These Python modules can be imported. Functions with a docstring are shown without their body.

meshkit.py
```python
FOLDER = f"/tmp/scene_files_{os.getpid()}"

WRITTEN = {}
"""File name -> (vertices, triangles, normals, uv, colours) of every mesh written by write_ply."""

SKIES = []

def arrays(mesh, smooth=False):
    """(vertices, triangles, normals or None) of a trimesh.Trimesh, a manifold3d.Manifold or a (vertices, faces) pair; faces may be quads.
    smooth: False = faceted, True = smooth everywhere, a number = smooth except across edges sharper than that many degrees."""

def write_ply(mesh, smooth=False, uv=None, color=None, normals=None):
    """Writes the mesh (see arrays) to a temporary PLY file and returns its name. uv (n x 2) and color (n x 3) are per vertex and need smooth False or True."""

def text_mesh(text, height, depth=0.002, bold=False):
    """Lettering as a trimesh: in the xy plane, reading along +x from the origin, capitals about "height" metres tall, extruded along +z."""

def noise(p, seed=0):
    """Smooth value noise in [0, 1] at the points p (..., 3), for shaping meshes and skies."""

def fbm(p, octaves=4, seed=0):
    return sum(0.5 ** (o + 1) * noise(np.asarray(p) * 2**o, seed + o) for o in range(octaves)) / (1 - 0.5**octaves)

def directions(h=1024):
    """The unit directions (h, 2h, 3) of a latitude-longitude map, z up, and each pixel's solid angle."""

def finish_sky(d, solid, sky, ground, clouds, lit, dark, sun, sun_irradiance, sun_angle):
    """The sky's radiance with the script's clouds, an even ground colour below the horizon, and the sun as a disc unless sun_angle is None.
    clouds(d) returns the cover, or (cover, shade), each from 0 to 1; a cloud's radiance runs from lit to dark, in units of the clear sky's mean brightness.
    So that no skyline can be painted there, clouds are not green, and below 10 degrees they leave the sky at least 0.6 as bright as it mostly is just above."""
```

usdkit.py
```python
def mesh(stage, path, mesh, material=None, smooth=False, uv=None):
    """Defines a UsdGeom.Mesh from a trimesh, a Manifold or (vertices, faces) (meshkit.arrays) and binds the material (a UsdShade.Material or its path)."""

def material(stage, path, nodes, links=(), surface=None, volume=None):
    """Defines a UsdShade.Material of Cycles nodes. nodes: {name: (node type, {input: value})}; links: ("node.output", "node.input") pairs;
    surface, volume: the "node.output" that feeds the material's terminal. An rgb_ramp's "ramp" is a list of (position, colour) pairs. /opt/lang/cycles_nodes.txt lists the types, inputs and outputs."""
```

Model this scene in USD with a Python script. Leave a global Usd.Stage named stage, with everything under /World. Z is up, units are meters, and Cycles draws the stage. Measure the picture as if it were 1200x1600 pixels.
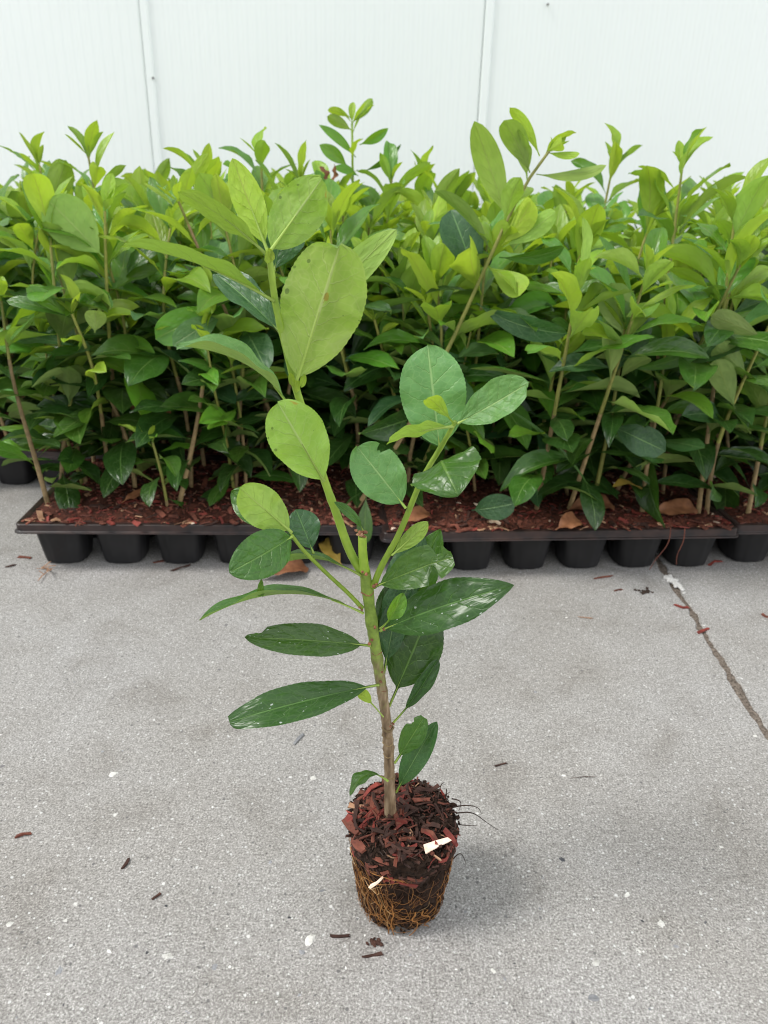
import math, random
import numpy as np
import trimesh
import usdkit, meshkit
from pxr import Usd, UsdGeom, UsdLux, UsdShade, Gf, Sdf, Vt

stage = Usd.Stage.CreateInMemory()
UsdGeom.SetStageUpAxis(stage, UsdGeom.Tokens.z)
UsdGeom.SetStageMetersPerUnit(stage, 1.0)
UsdGeom.Xform.Define(stage, '/World')
stage.SetDefaultPrim(stage.GetPrimAtPath('/World'))
UsdGeom.Scope.Define(stage, '/World/Looks')

# ------------------------------------------------------------------ camera
PITCH, ROLL, CAM_H, FPX = math.radians(24.0), math.radians(1.5), 0.56, 1150.0   # FPX: focal length in photo pixels (1200 wide)
F = np.array([0, math.cos(PITCH), -math.sin(PITCH)])
R0, U0 = np.array([1.0, 0, 0]), np.array([0, math.sin(PITCH), math.cos(PITCH)])
R = math.cos(ROLL) * R0 + math.sin(ROLL) * U0
U = -math.sin(ROLL) * R0 + math.cos(ROLL) * U0
CAM = np.array([0, 0, CAM_H])
cam = UsdGeom.Camera.Define(stage, '/World/camera')
cam.CreateHorizontalApertureAttr(7.3)
cam.CreateVerticalApertureAttr(7.3 * 4 / 3)
cam.CreateFocalLengthAttr(7.3 * FPX / 1200)
cam.CreateFStopAttr(3.4)
cam.CreateFocusDistanceAttr(0.52)
cam.CreateClippingRangeAttr(Gf.Vec2f(0.02, 200))
cam.CreateExposureAttr(0.95)
mat = np.eye(4); mat[0, :3], mat[1, :3], mat[2, :3], mat[3, :3] = R, U, -F, CAM
cam.AddTransformOp().Set(Gf.Matrix4d(*mat.ravel().tolist()))

# ------------------------------------------------------------------ sky and sun
SUN_EL, SUN_DIR = math.radians(52), np.array([-0.60, -0.14])      # the light comes from the left
SUN_DIR = SUN_DIR / np.linalg.norm(SUN_DIR)
SUN_ROT = math.atan2(SUN_DIR[0], SUN_DIR[1])
usdkit.material(stage, '/World/Looks/sky_look', {
    'tc': ('texture_coordinate', {}),
    'sky': ('sky_texture', {'sky_type': 'single_scattering', 'sun_disc': False, 'sun_elevation': SUN_EL, 'sun_rotation': SUN_ROT}),
    'cl': ('noise_texture', {'scale': 1.6, 'detail': 5.0, 'roughness': 0.5}),
    'cr': ('rgb_ramp', {'ramp': [(0.3, (4.6, 4.85, 5.1)), (0.7, (11.0, 11.0, 10.9))]}),
    'mx': ('mix_color', {'fac': 0.86, 'use_clamp': False}),
    'bg': ('background_shader', {'strength': 0.1})},
    [('tc.generated', 'cl.vector'), ('cl.fac', 'cr.fac'), ('sky.color', 'mx.a'), ('cr.color', 'mx.b'), ('mx.result', 'bg.color')], surface='bg.background')
dome = UsdLux.DomeLight.Define(stage, '/World/sky')
UsdShade.MaterialBindingAPI.Apply(dome.GetPrim()).Bind(UsdShade.Material.Get(stage, '/World/Looks/sky_look'))
dome.GetPrim().SetCustomDataByKey('kind', 'structure')
sun = UsdLux.DistantLight.Define(stage, '/World/sun')
sun.CreateIntensityAttr(0.40); sun.CreateAngleAttr(18.0); sun.CreateNormalizeAttr(True); sun.CreateColorAttr(Gf.Vec3f(1.0, 0.97, 0.92))
to_sun = np.array([SUN_DIR[0] * math.cos(SUN_EL), SUN_DIR[1] * math.cos(SUN_EL), math.sin(SUN_EL)])
zx = to_sun; xx = np.cross([0, 0, 1.0], zx); xx /= np.linalg.norm(xx); yx = np.cross(zx, xx)
sm = np.eye(4); sm[0, :3], sm[1, :3], sm[2, :3], sm[3, :3] = xx, yx, zx, [-4, -3, 8]
sun.AddTransformOp().Set(Gf.Matrix4d(*sm.ravel().tolist()))

# ------------------------------------------------------------------ helpers
def ray(px, py):
    return F + (px - 600) / FPX * R - (py - 800) / FPX * U
def on_z(px, py, z=0.0):                       # the point of the horizontal plane z seen at a photo pixel
    d = ray(px, py); return CAM + d * ((z - CAM_H) / d[2])
def on_y(px, py, y):                           # the point of the vertical plane y seen at a photo pixel
    d = ray(px, py); return CAM + d * (y / d[1])
def depth(p):
    return float((np.asarray(p) - CAM) @ F)
COUNT = {}
def numbered(parent, name):
    k = COUNT.get((parent, name), 0); COUNT[(parent, name)] = k + 1
    return f'{parent}/{name}' + (f'_{k:03d}' if k else '')
def tag(prim, label=None, cat=None, group=None, kind=None):
    for k, v in (('label', label), ('category', cat), ('group', group), ('kind', kind)):
        if v: prim.SetCustomDataByKey(k, v)
    return prim
def thing(name, label, cat, loc=(0, 0, 0), rz=0.0, group=None, scale=1.0, tilt=(0, 0)):
    x = UsdGeom.Xform.Define(stage, numbered('/World', name))
    place(x, loc, rz, scale, tilt)
    return tag(x.GetPrim(), label, cat, group)
def place(x, loc, rz=0.0, scale=1.0, tilt=(0, 0)):
    m = Gf.Matrix4d().SetScale(scale) * Gf.Matrix4d().SetRotate(Gf.Rotation(Gf.Vec3d(0, 0, 1), math.degrees(rz)))
    m *= Gf.Matrix4d().SetRotate(Gf.Rotation(Gf.Vec3d(1, 0, 0), tilt[0])) * Gf.Matrix4d().SetRotate(Gf.Rotation(Gf.Vec3d(0, 1, 0), tilt[1]))
    x.MakeMatrixXform().Set(m * Gf.Matrix4d().SetTranslate(Gf.Vec3d(*map(float, loc))))
def obj(name, mesh, m, parent=None, smooth=False, uv=None, label=None):
    base = str(parent.GetPath()) if parent is not None else '/World'
    p = usdkit.mesh(stage, numbered(base, name), mesh, M[m], smooth, uv).GetPrim()
    if label: p.SetCustomDataByKey('label', label)
    return p
def dup(src, name, label, cat, loc, rz=0.0, group=None, scale=1.0, tilt=(0, 0)):
    x = UsdGeom.Xform.Define(stage, numbered('/World', name))
    x.GetPrim().GetReferences().AddInternalReference(src.GetPath())
    x.GetPrim().SetInstanceable(True)
    place(x, loc, rz, scale, tilt)
    return tag(x.GetPrim(), label, cat, group)
def unit(v):
    v = np.asarray(v, float); return v / max(np.linalg.norm(v), 1e-12)

# ------------------------------------------------------------------ materials
M = {}
def mat_(name, nodes, links, surface='p.BSDF'):
    M[name] = usdkit.material(stage, f'/World/Looks/{name}', nodes, links, surface)
def plain(name, c1, c2, scale=60.0, rough=0.7, bump=0.3, dist=0.001, spec=0.4, detail=4.0, rnd=0.25):
    mat_(name, {'tc': ('texture_coordinate', {}), 'n': ('noise_texture', {'scale': scale, 'detail': detail, 'roughness': 0.6}),
        'r': ('rgb_ramp', {'ramp': [(0.3, c1), (0.7, c2)]}), 'oi': ('object_info', {}),
        'hv': ('hsv', {'saturation': 1.0}), 'mv': ('map_range', {'from_min': 0.0, 'from_max': 1.0, 'to_min': 1 - rnd, 'to_max': 1 + rnd}),
        'b': ('bump', {'strength': bump, 'distance': dist}), 'p': ('principled_bsdf', {'roughness': rough, 'specular_ior_level': spec})},
        [('tc.object', 'n.vector'), ('n.fac', 'r.fac'), ('r.color', 'hv.color'), ('oi.random', 'mv.value'), ('mv.result', 'hv.value'), ('hv.color', 'p.base_color'), ('n.fac', 'b.height'), ('b.normal', 'p.normal')])

def leaf_mat(name, up_a, up_b, und_a, und_b, vein_up, vein_un, trans, tfac=0.22, rough=0.30, nveins=6.5, dust=0.0, blotch=None, quilt=1.0, spec=0.5):
    """Leaf with midrib, side veins and a fine net, from the mesh's own u (along) and v (across)."""
    N = {'tc': ('texture_coordinate', {}), 's': ('separate_xyz', {}), 'g': ('geometry', {}), 'oi': ('object_info', {}),
        'v1': ('math', {'math_type': 'subtract', 'value2': 0.5}), 'v2': ('math', {'math_type': 'absolute'}), 'a': ('math', {'math_type': 'multiply', 'value2': 2.0}),
        'mid': ('map_range', {'range_type': 'smoothstep', 'from_min': 0.015, 'from_max': 0.06, 'to_min': 1.0, 'to_max': 0.0}),
        'wob': ('noise_texture', {'scale': 7.0, 'detail': 2.0}), 'wobs': ('math', {'math_type': 'multiply_add', 'value2': 0.6, 'value3': -0.3}),
        'a2': ('math', {'math_type': 'multiply', 'value2': -0.20 * nveins}), 'un': ('math', {'math_type': 'multiply_add', 'value2': nveins}),
        't': ('math', {'math_type': 'add'}), 'side': ('math', {'math_type': 'greater_than', 'value2': 0.5}), 'sideo': ('math', {'math_type': 'multiply_add', 'value2': 0.37}),
        'pp': ('math', {'math_type': 'pingpong', 'value2': 0.5}),
        'vein': ('map_range', {'range_type': 'smoothstep', 'from_min': 0.0, 'from_max': 0.055, 'to_min': 1.0, 'to_max': 0.0}),
        'fade': ('map_range', {'from_min': 0.1, 'from_max': 1.0, 'to_min': 1.0, 'to_max': 0.12}), 'vf': ('math', {'math_type': 'multiply'}),
        'mp': ('mapping', {'scale': (17, 6.5, 1)}), 'vo': ('voronoi_texture', {'feature': 'distance_to_edge', 'scale': 1.0}),
        'net': ('map_range', {'from_min': 0.0, 'from_max': 0.07, 'to_min': 0.45, 'to_max': 0.0, 'clamp': True}),
        'm1': ('math', {'math_type': 'maximum'}), 'm2': ('math', {'math_type': 'maximum'}), 'm3': ('math', {'math_type': 'maximum'}), 'vs': ('math', {'math_type': 'multiply', 'value2': 0.66}),
        'n': ('noise_texture', {'scale': 5.0, 'detail': 5.0, 'roughness': 0.6}), 'seed': ('vector_math', {'math_type': 'add'}), 'sc': ('vector_math', {'math_type': 'scale', 'vector1': (37.0, 11.0, 23.0)}),
        'ru': ('rgb_ramp', {'ramp': [(0.3, up_a), (0.7, up_b)]}), 'rd': ('rgb_ramp', {'ramp': [(0.3, und_a), (0.7, und_b)]}),
        'cu': ('mix_color', {'b': vein_up}), 'cd': ('mix_color', {'b': vein_un}), 'col': ('mix_color', {}),
        'hr': ('map_range', {'from_min': 0.0, 'from_max': 1.0, 'to_min': 0.488, 'to_max': 0.512}), 'vr': ('map_range', {'from_min': 0.0, 'from_max': 1.0, 'to_min': 0.72, 'to_max': 1.22}), 'rnd2': ('math', {'math_type': 'multiply', 'value2': 7.31}), 'rnd3': ('math', {'math_type': 'fraction'}),
        'hv': ('hsv', {'saturation': 1.0}),
        'qd': ('math', {'math_type': 'multiply', 'value2': 0.55}), 'hb': ('math', {'math_type': 'multiply_add', 'value2': -0.42}), 'nb': ('noise_texture', {'scale': 7.0, 'detail': 1.5}), 'hb2': ('math', {'math_type': 'multiply_add', 'value2': 1.5}),
        'b': ('bump', {'strength': 0.75, 'distance': 0.0011 * quilt}), 'rr': ('map_range', {'from_min': 0.0, 'from_max': 1.0, 'to_min': rough, 'to_max': 0.58}),
        'rn': ('math', {'math_type': 'multiply_add', 'value2': 0.14}),
        'p': ('principled_bsdf', {'specular_ior_level': spec}), 'tr': ('translucent_bsdf', {'color': trans}), 'mc': ('mix_closure', {'fac': tfac}),
        'trc': ('mix_color', {'blend_type': 'multiply', 'fac': 0.55, 'b': (1, 1, 1)}), 'tcol': ('mix_color', {'a': trans, 'b': tuple(0.55 * x for x in trans)})}
    L = [('tc.UV', 's.vector'), ('s.y', 'v1.value1'), ('v1.value', 'v2.value1'), ('v2.value', 'a.value1'), ('a.value', 'mid.value'),
        ('oi.random', 'sc.scale'), ('tc.UV', 'seed.vector1'), ('sc.vector', 'seed.vector2'), ('seed.vector', 'wob.vector'), ('seed.vector', 'n.vector'), ('seed.vector', 'nb.vector'),
        ('wob.fac', 'wobs.value1'), ('s.x', 'un.value1'), ('wobs.value', 'un.value3'), ('a.value', 'a2.value1'), ('un.value', 't.value1'), ('a2.value', 't.value2'),
        ('s.y', 'side.value1'), ('side.value', 'sideo.value1'), ('t.value', 'sideo.value3'), ('sideo.value', 'pp.value1'), ('pp.value', 'vein.value'),
        ('a.value', 'fade.value'), ('vein.result', 'vf.value1'), ('fade.result', 'vf.value2'), ('seed.vector', 'mp.vector'), ('mp.vector', 'vo.vector'), ('vo.distance', 'net.value'),
        ('vf.value', 'm1.value1'), ('net.result', 'm1.value2'), ('m1.value', 'vs.value1'), ('vs.value', 'm2.value1'), ('mid.result', 'm2.value2'),
        ('n.fac', 'ru.fac'), ('n.fac', 'rd.fac'), ('ru.color', 'cu.a'), ('rd.color', 'cd.a'), ('m2.value', 'cu.fac'), ('m2.value', 'cd.fac'),
        ('cu.result', 'col.a'), ('cd.result', 'col.b'), ('g.backfacing', 'col.fac'), ('oi.random', 'hr.value'), ('oi.random', 'rnd2.value1'), ('rnd2.value', 'rnd3.value1'), ('rnd3.value', 'vr.value'), ('hr.result', 'hv.hue'), ('vr.result', 'hv.value'),
        ('pp.value', 'qd.value1'), ('vf.value', 'm3.value1'), ('mid.result', 'm3.value2'), ('m3.value', 'hb.value1'), ('qd.value', 'hb.value3'), ('nb.fac', 'hb2.value1'), ('hb.value', 'hb2.value3'), ('hb2.value', 'b.height'), ('b.normal', 'p.normal'),
        ('g.backfacing', 'rr.value'), ('n.fac', 'rn.value1'), ('rr.result', 'rn.value3'), ('rn.value', 'p.roughness'),
        ('m2.value', 'tcol.fac'), ('tcol.result', 'tr.color'), ('p.BSDF', 'mc.closure1'), ('tr.BSDF', 'mc.closure2')]
    last = 'col.result'
    if dust:          # dried white water marks
        N.update({'dm': ('mapping', {'scale': (22, 9, 1), 'rotation': (0, 0, 0.5)}), 'dv': ('voronoi_texture', {'feature': 'f1', 'scale': 1.0, 'randomness': 1.0}), 'dsz': ('math', {'math_type': 'multiply', 'value2': 0.23}), 'dsep': ('separate_xyz', {}),
            'dp': ('math', {'math_type': 'power', 'value2': 3.0}), 'dl': ('math', {'math_type': 'less_than'}), 'dk': ('math', {'math_type': 'multiply', 'value2': dust}), 'dn': ('noise_texture', {'scale': 60.0, 'detail': 2.0}), 'dd': ('math', {'math_type': 'multiply_add', 'value2': 0.35}), 'dmix': ('mix_color', {'b': (0.55, 0.60, 0.55)})})
        L += [('seed.vector', 'dm.vector'), ('dm.vector', 'dv.vector'), ('dv.color', 'dsep.vector'), ('dsep.x', 'dp.value1'), ('dp.value', 'dsz.value1'), ('seed.vector', 'dn.vector'), ('dn.fac', 'dd.value1'), ('dv.distance', 'dd.value3'), ('dsz.value', 'dst.value1'), ('dd.value', 'dl.value1'), ('dst.value', 'dl.value2'), ('dl.value', 'dk.value1'), (last, 'dmix.a'), ('dk.value', 'dmix.fac')]
        N['dst'] = ('math', {'math_type': 'add', 'value2': 0.16})
        last = 'dmix.result'
    if blotch:        # a dry brown spot and black specks
        N.update({'bs': ('vector_math', {'math_type': 'subtract', 'vector2': (blotch[0], blotch[1], 0)}), 'bm': ('vector_math', {'math_type': 'multiply', 'vector2': (1.0, 0.9, 0)}), 'bn': ('noise_texture', {'scale': 22.0, 'detail': 3.0}), 'bl': ('vector_math', {'math_type': 'length'}), 'bd': ('math', {'math_type': 'multiply_add', 'value2': 0.09}), 'bc': ('map_range', {'from_min': 0.07, 'from_max': 0.078, 'to_min': 0.85, 'to_max': 0.0, 'clamp': True}), 'bmix': ('mix_color', {'b': (0.33, 0.17, 0.03)}),
            'km': ('mapping', {'scale': (13, 8, 1)}), 'kv': ('voronoi_texture', {'feature': 'f1', 'scale': 1.0}), 'ks': ('separate_xyz', {}), 'kp': ('math', {'math_type': 'power', 'value2': 5.0}), 'kz': ('math', {'math_type': 'multiply', 'value2': 0.22}), 'kl': ('math', {'math_type': 'less_than'}), 'kk': ('math', {'math_type': 'multiply', 'value2': 0.75}), 'kmix': ('mix_color', {'b': (0.02, 0.03, 0.012)})})
        L += [('tc.UV', 'bs.vector1'), ('bs.vector', 'bm.vector1'), ('bm.vector', 'bl.vector1'), ('tc.UV', 'bn.vector'), ('bn.fac', 'bd.value1'), ('bl.value', 'bd.value3'), ('bd.value', 'bc.value'), (last, 'bmix.a'), ('bc.result', 'bmix.fac'),
            ('tc.UV', 'km.vector'), ('km.vector', 'kv.vector'), ('kv.color', 'ks.vector'), ('ks.x', 'kp.value1'), ('kp.value', 'kz.value1'), ('kv.distance', 'kl.value1'), ('kz.value', 'kl.value2'), ('kl.value', 'kk.value1'), ('bmix.result', 'kmix.a'), ('kk.value', 'kmix.fac')]
        last = 'kmix.result'
    L += [(last, 'hv.color'), ('hv.color', 'p.base_color')]
    mat_(name, N, L, 'mc.closure')

UND = ((0.17, 0.25, 0.065), (0.24, 0.33, 0.09))
leaf_mat('leaf_old', (0.010, 0.034, 0.006), (0.018, 0.052, 0.009), (0.11, 0.17, 0.035), (0.16, 0.22, 0.05), (0.09, 0.18, 0.04), (0.22, 0.30, 0.08), (0.10, 0.26, 0.015), 0.15, 0.24)
leaf_mat('leaf_mature', (0.025, 0.080, 0.010), (0.042, 0.118, 0.014), *UND, (0.13, 0.24, 0.05), (0.27, 0.36, 0.09), (0.18, 0.38, 0.02), 0.2, 0.27)
leaf_mat('leaf_fresh', (0.058, 0.175, 0.016), (0.095, 0.24, 0.022), (0.20, 0.32, 0.06), (0.27, 0.40, 0.08), (0.18, 0.31, 0.05), (0.31, 0.42, 0.10), (0.30, 0.50, 0.02), 0.3, 0.27)
leaf_mat('leaf_young', (0.17, 0.31, 0.020), (0.25, 0.39, 0.028), (0.26, 0.40, 0.04), (0.35, 0.48, 0.06), (0.33, 0.44, 0.06), (0.42, 0.50, 0.09), (0.44, 0.62, 0.03), 0.36, 0.34)
leaf_mat('leaf_blue_green', (0.018, 0.066, 0.022), (0.034, 0.098, 0.032), *UND, (0.14, 0.26, 0.09), (0.27, 0.36, 0.09), (0.14, 0.34, 0.03), 0.16, 0.33)
leaf_mat('leaf_light_green', (0.075, 0.20, 0.055), (0.11, 0.26, 0.075), *UND, (0.24, 0.40, 0.14), (0.27, 0.36, 0.09), (0.22, 0.42, 0.03), 0.22, 0.42)
leaf_mat('leaf_marked', (0.017, 0.055, 0.007), (0.028, 0.078, 0.010), *UND, (0.11, 0.21, 0.05), (0.27, 0.36, 0.09), (0.14, 0.34, 0.02), 0.17, 0.25, dust=0.8)
leaf_mat('leaf_blotched', (0.065, 0.165, 0.016), (0.10, 0.22, 0.022), (0.22, 0.36, 0.065), (0.32, 0.46, 0.10), (0.18, 0.31, 0.05), (0.50, 0.62, 0.22), (0.34, 0.58, 0.04), 0.30, 0.36, blotch=(0.62, 0.53))
leaf_mat('leaf_specked', (0.058, 0.175, 0.016), (0.095, 0.24, 0.022), (0.20, 0.35, 0.055), (0.29, 0.44, 0.085), (0.18, 0.31, 0.05), (0.46, 0.60, 0.20), (0.34, 0.58, 0.03), 0.33, 0.27, blotch=(0.9, 0.9))
plain('dead_leaf', (0.13, 0.05, 0.022), (0.26, 0.11, 0.05), 90, 0.6, 0.5, 0.0008)
plain('yellowed_leaf', (0.32, 0.22, 0.03), (0.45, 0.30, 0.06), 60, 0.6, 0.4, 0.0008)
plain('leaf_stalk', (0.22, 0.32, 0.05), (0.29, 0.40, 0.08), 40, 0.45, 0.2, 0.0005)
plain('green_stem', (0.15, 0.25, 0.022), (0.25, 0.36, 0.04), 70, 0.45, 0.3, 0.0006)
plain('tan_stem', (0.16, 0.11, 0.05), (0.30, 0.21, 0.10), 120, 0.65, 0.6, 0.0008)
plain('olive_stem', (0.15, 0.17, 0.035), (0.26, 0.25, 0.06), 90, 0.55, 0.4, 0.0007)
plain('bud_brown', (0.10, 0.035, 0.015), (0.30, 0.13, 0.07), 400, 0.7, 0.6, 0.0008)
mat_('trunk_bark', {'g': ('geometry', {}), 's': ('separate_xyz', {}), 'n': ('noise_texture', {'scale': 190.0, 'detail': 5.0, 'roughness': 0.65}), 'mp': ('mapping', {'scale': (1, 1, 0.25)}), 'n2': ('noise_texture', {'scale': 260.0, 'detail': 4.0}),
    'zz': ('math', {'math_type': 'multiply_add', 'value2': 0.10}), 'mr': ('map_range', {'range_type': 'smoothstep', 'from_min': 0.255, 'from_max': 0.325, 'clamp': True}),
    'rb': ('rgb_ramp', {'ramp': [(0.25, (0.07, 0.043, 0.022)), (0.5, (0.19, 0.13, 0.075)), (0.75, (0.33, 0.25, 0.16))]}), 'rg': ('rgb_ramp', {'ramp': [(0.3, (0.11, 0.17, 0.025)), (0.7, (0.22, 0.31, 0.05))]}), 'c': ('mix_color', {}),
    'b': ('bump', {'strength': 0.8, 'distance': 0.001}), 'p': ('principled_bsdf', {'roughness': 0.6, 'specular_ior_level': 0.35})},
    [('g.position', 's.vector'), ('g.position', 'n.vector'), ('g.position', 'mp.vector'), ('mp.vector', 'n2.vector'), ('n.fac', 'zz.value1'), ('s.z', 'zz.value3'), ('zz.value', 'mr.value'), ('n2.fac', 'rb.fac'), ('n.fac', 'rg.fac'), ('mr.result', 'c.fac'), ('rb.color', 'c.a'), ('rg.color', 'c.b'), ('c.result', 'p.base_color'), ('n2.fac', 'b.height'), ('b.normal', 'p.normal')])
plain('soil', (0.008, 0.005, 0.0035), (0.035, 0.019, 0.012), 260, 0.95, 1.0, 0.002, 0.2)
plain('tray_soil', (0.016, 0.007, 0.005), (0.11, 0.034, 0.021), 170, 0.95, 1.0, 0.003, 0.2)
plain('chip_red', (0.10, 0.014, 0.010), (0.22, 0.038, 0.026), 150, 0.75, 0.8, 0.0007)
plain('chip_rust', (0.07, 0.018, 0.011), (0.18, 0.056, 0.033), 150, 0.8, 0.8, 0.0007)
plain('chip_brown', (0.022, 0.009, 0.006), (0.065, 0.026, 0.017), 150, 0.8, 0.8, 0.0007)
plain('chip_tan', (0.26, 0.13, 0.07), (0.42, 0.25, 0.15), 150, 0.8, 0.8, 0.0007)
plain('chip_pale', (0.62, 0.42, 0.30), (0.80, 0.66, 0.54), 110, 0.7, 0.6, 0.0006)
plain('root_orange', (0.15, 0.055, 0.011), (0.33, 0.145, 0.032), 120, 0.6, 0.4, 0.0004)
plain('root_pale', (0.30, 0.18, 0.07), (0.50, 0.34, 0.17), 120, 0.6, 0.4, 0.0004)
plain('root_brown', (0.05, 0.018, 0.007), (0.12, 0.046, 0.014), 120, 0.7, 0.4, 0.0004)
plain('root_dark', (0.016, 0.009, 0.006), (0.05, 0.028, 0.018), 120, 0.8, 0.4, 0.0004)
plain('black_plastic', (0.004, 0.004, 0.0045), (0.010, 0.0095, 0.010), 25, 0.46, 0.15, 0.0006, 0.32)
plain('rim_plastic', (0.006, 0.006, 0.007), (0.036, 0.020, 0.017), 34, 0.40, 0.3, 0.0006, 0.42)
plain('stone_white', (0.42, 0.41, 0.38), (0.62, 0.61, 0.58), 200, 0.7, 0.3, 0.0005)
plain('stone_grey', (0.16, 0.165, 0.175), (0.30, 0.30, 0.31), 200, 0.7, 0.3, 0.0005)
plain('stone_dark', (0.03, 0.032, 0.036), (0.08, 0.08, 0.085), 200, 0.7, 0.3, 0.0005)
plain('sealant_white', (0.55, 0.54, 0.52), (0.78, 0.77, 0.75), 120, 0.6, 0.5, 0.001)
plain('earth', (0.05, 0.035, 0.025), (0.12, 0.09, 0.065), 30, 0.95, 0.8, 0.01, 0.2)
plain('joint_dirt', (0.045, 0.034, 0.028), (0.24, 0.20, 0.165), 330, 0.95, 1.0, 0.003, 0.2)
plain('wall_paint', (0.725, 0.765, 0.75), (0.75, 0.787, 0.772), 1.5, 0.42, 0.0, 0.001, 0.4, rnd=0.0)
plain('screw_grey', (0.16, 0.16, 0.15), (0.25, 0.25, 0.24), 50, 0.5, 0.0)
def cell(nm, scale, frac, size, col, out_prev, N, L):
    """Aggregate grains: the voronoi cells whose random value is below frac show a grain of about the given size."""
    N.update({f'{nm}v': ('voronoi_texture', {'feature': 'f1', 'scale': scale}), f'{nm}s': ('separate_xyz', {}), f'{nm}lt': ('math', {'math_type': 'less_than', 'value2': frac}), f'{nm}sz': ('math', {'math_type': 'multiply_add', 'value2': size * 0.8, 'value3': size * 0.35}),
        f'{nm}d': ('math', {'math_type': 'subtract'}), f'{nm}e': ('map_range', {'from_min': -0.05, 'from_max': 0.05, 'to_min': 0.0, 'to_max': 0.9, 'clamp': True}), f'{nm}m': ('math', {'math_type': 'multiply'}), f'{nm}c': ('mix_color', {'b': col})})
    L += [('wpv.vector', f'{nm}v.vector'), (f'{nm}v.color', f'{nm}s.vector'), (f'{nm}s.x', f'{nm}lt.value1'), (f'{nm}s.y', f'{nm}sz.value1'), (f'{nm}sz.value', f'{nm}d.value1'), (f'{nm}v.distance', f'{nm}d.value2'), (f'{nm}d.value', f'{nm}e.value'), (f'{nm}e.result', f'{nm}m.value1'), (f'{nm}lt.value', f'{nm}m.value2'), (out_prev, f'{nm}c.a'), (f'{nm}m.value', f'{nm}c.fac')]
    return f'{nm}c.result'
N = {'g': ('geometry', {}), 'wn': ('noise_texture', {'scale': 420.0, 'detail': 2.0}), 'wp': ('vector_math', {'math_type': 'scale', 'scale': 0.0022}), 'wpv': ('vector_math', {'math_type': 'add'}),
    'n1': ('noise_texture', {'scale': 520.0, 'detail': 4.0, 'roughness': 0.75}), 'n2': ('noise_texture', {'scale': 13.0, 'detail': 6.0, 'roughness': 0.68, 'distortion': 0.6}), 'n3': ('noise_texture', {'scale': 3.2, 'detail': 4.0}), 'n4': ('noise_texture', {'scale': 170.0, 'detail': 4.0, 'roughness': 0.65}),
    'r1': ('rgb_ramp', {'ramp': [(0.30, (0.075, 0.072, 0.071)), (0.43, (0.24, 0.235, 0.230)), (0.55, (0.35, 0.346, 0.341)), (0.68, (0.60, 0.596, 0.59))]}),
    'r2': ('rgb_ramp', {'ramp': [(0.30, (0.82, 0.80, 0.775)), (0.45, (0.98, 0.97, 0.955)), (0.7, (1.10, 1.095, 1.09))]}), 'r3': ('rgb_ramp', {'ramp': [(0.30, (0.84, 0.815, 0.78)), (0.5, (0.93, 0.918, 0.90)), (0.7, (0.985, 0.983, 0.985))]}), 'r4': ('rgb_ramp', {'ramp': [(0.3, (0.76, 0.755, 0.75)), (0.7, (1.16, 1.16, 1.16))]}),
    'x2': ('mix_color', {'blend_type': 'multiply', 'fac': 1.0, 'use_clamp': False}), 'x3': ('mix_color', {'blend_type': 'multiply', 'fac': 1.0}), 'x4': ('mix_color', {'blend_type': 'multiply', 'fac': 1.0}),
    'bh': ('math', {'math_type': 'multiply_add', 'value2': 0.5}), 'b': ('bump', {'strength': 0.55, 'distance': 0.0012}), 'p': ('principled_bsdf', {'roughness': 0.85, 'specular_ior_level': 0.25})}
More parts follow.
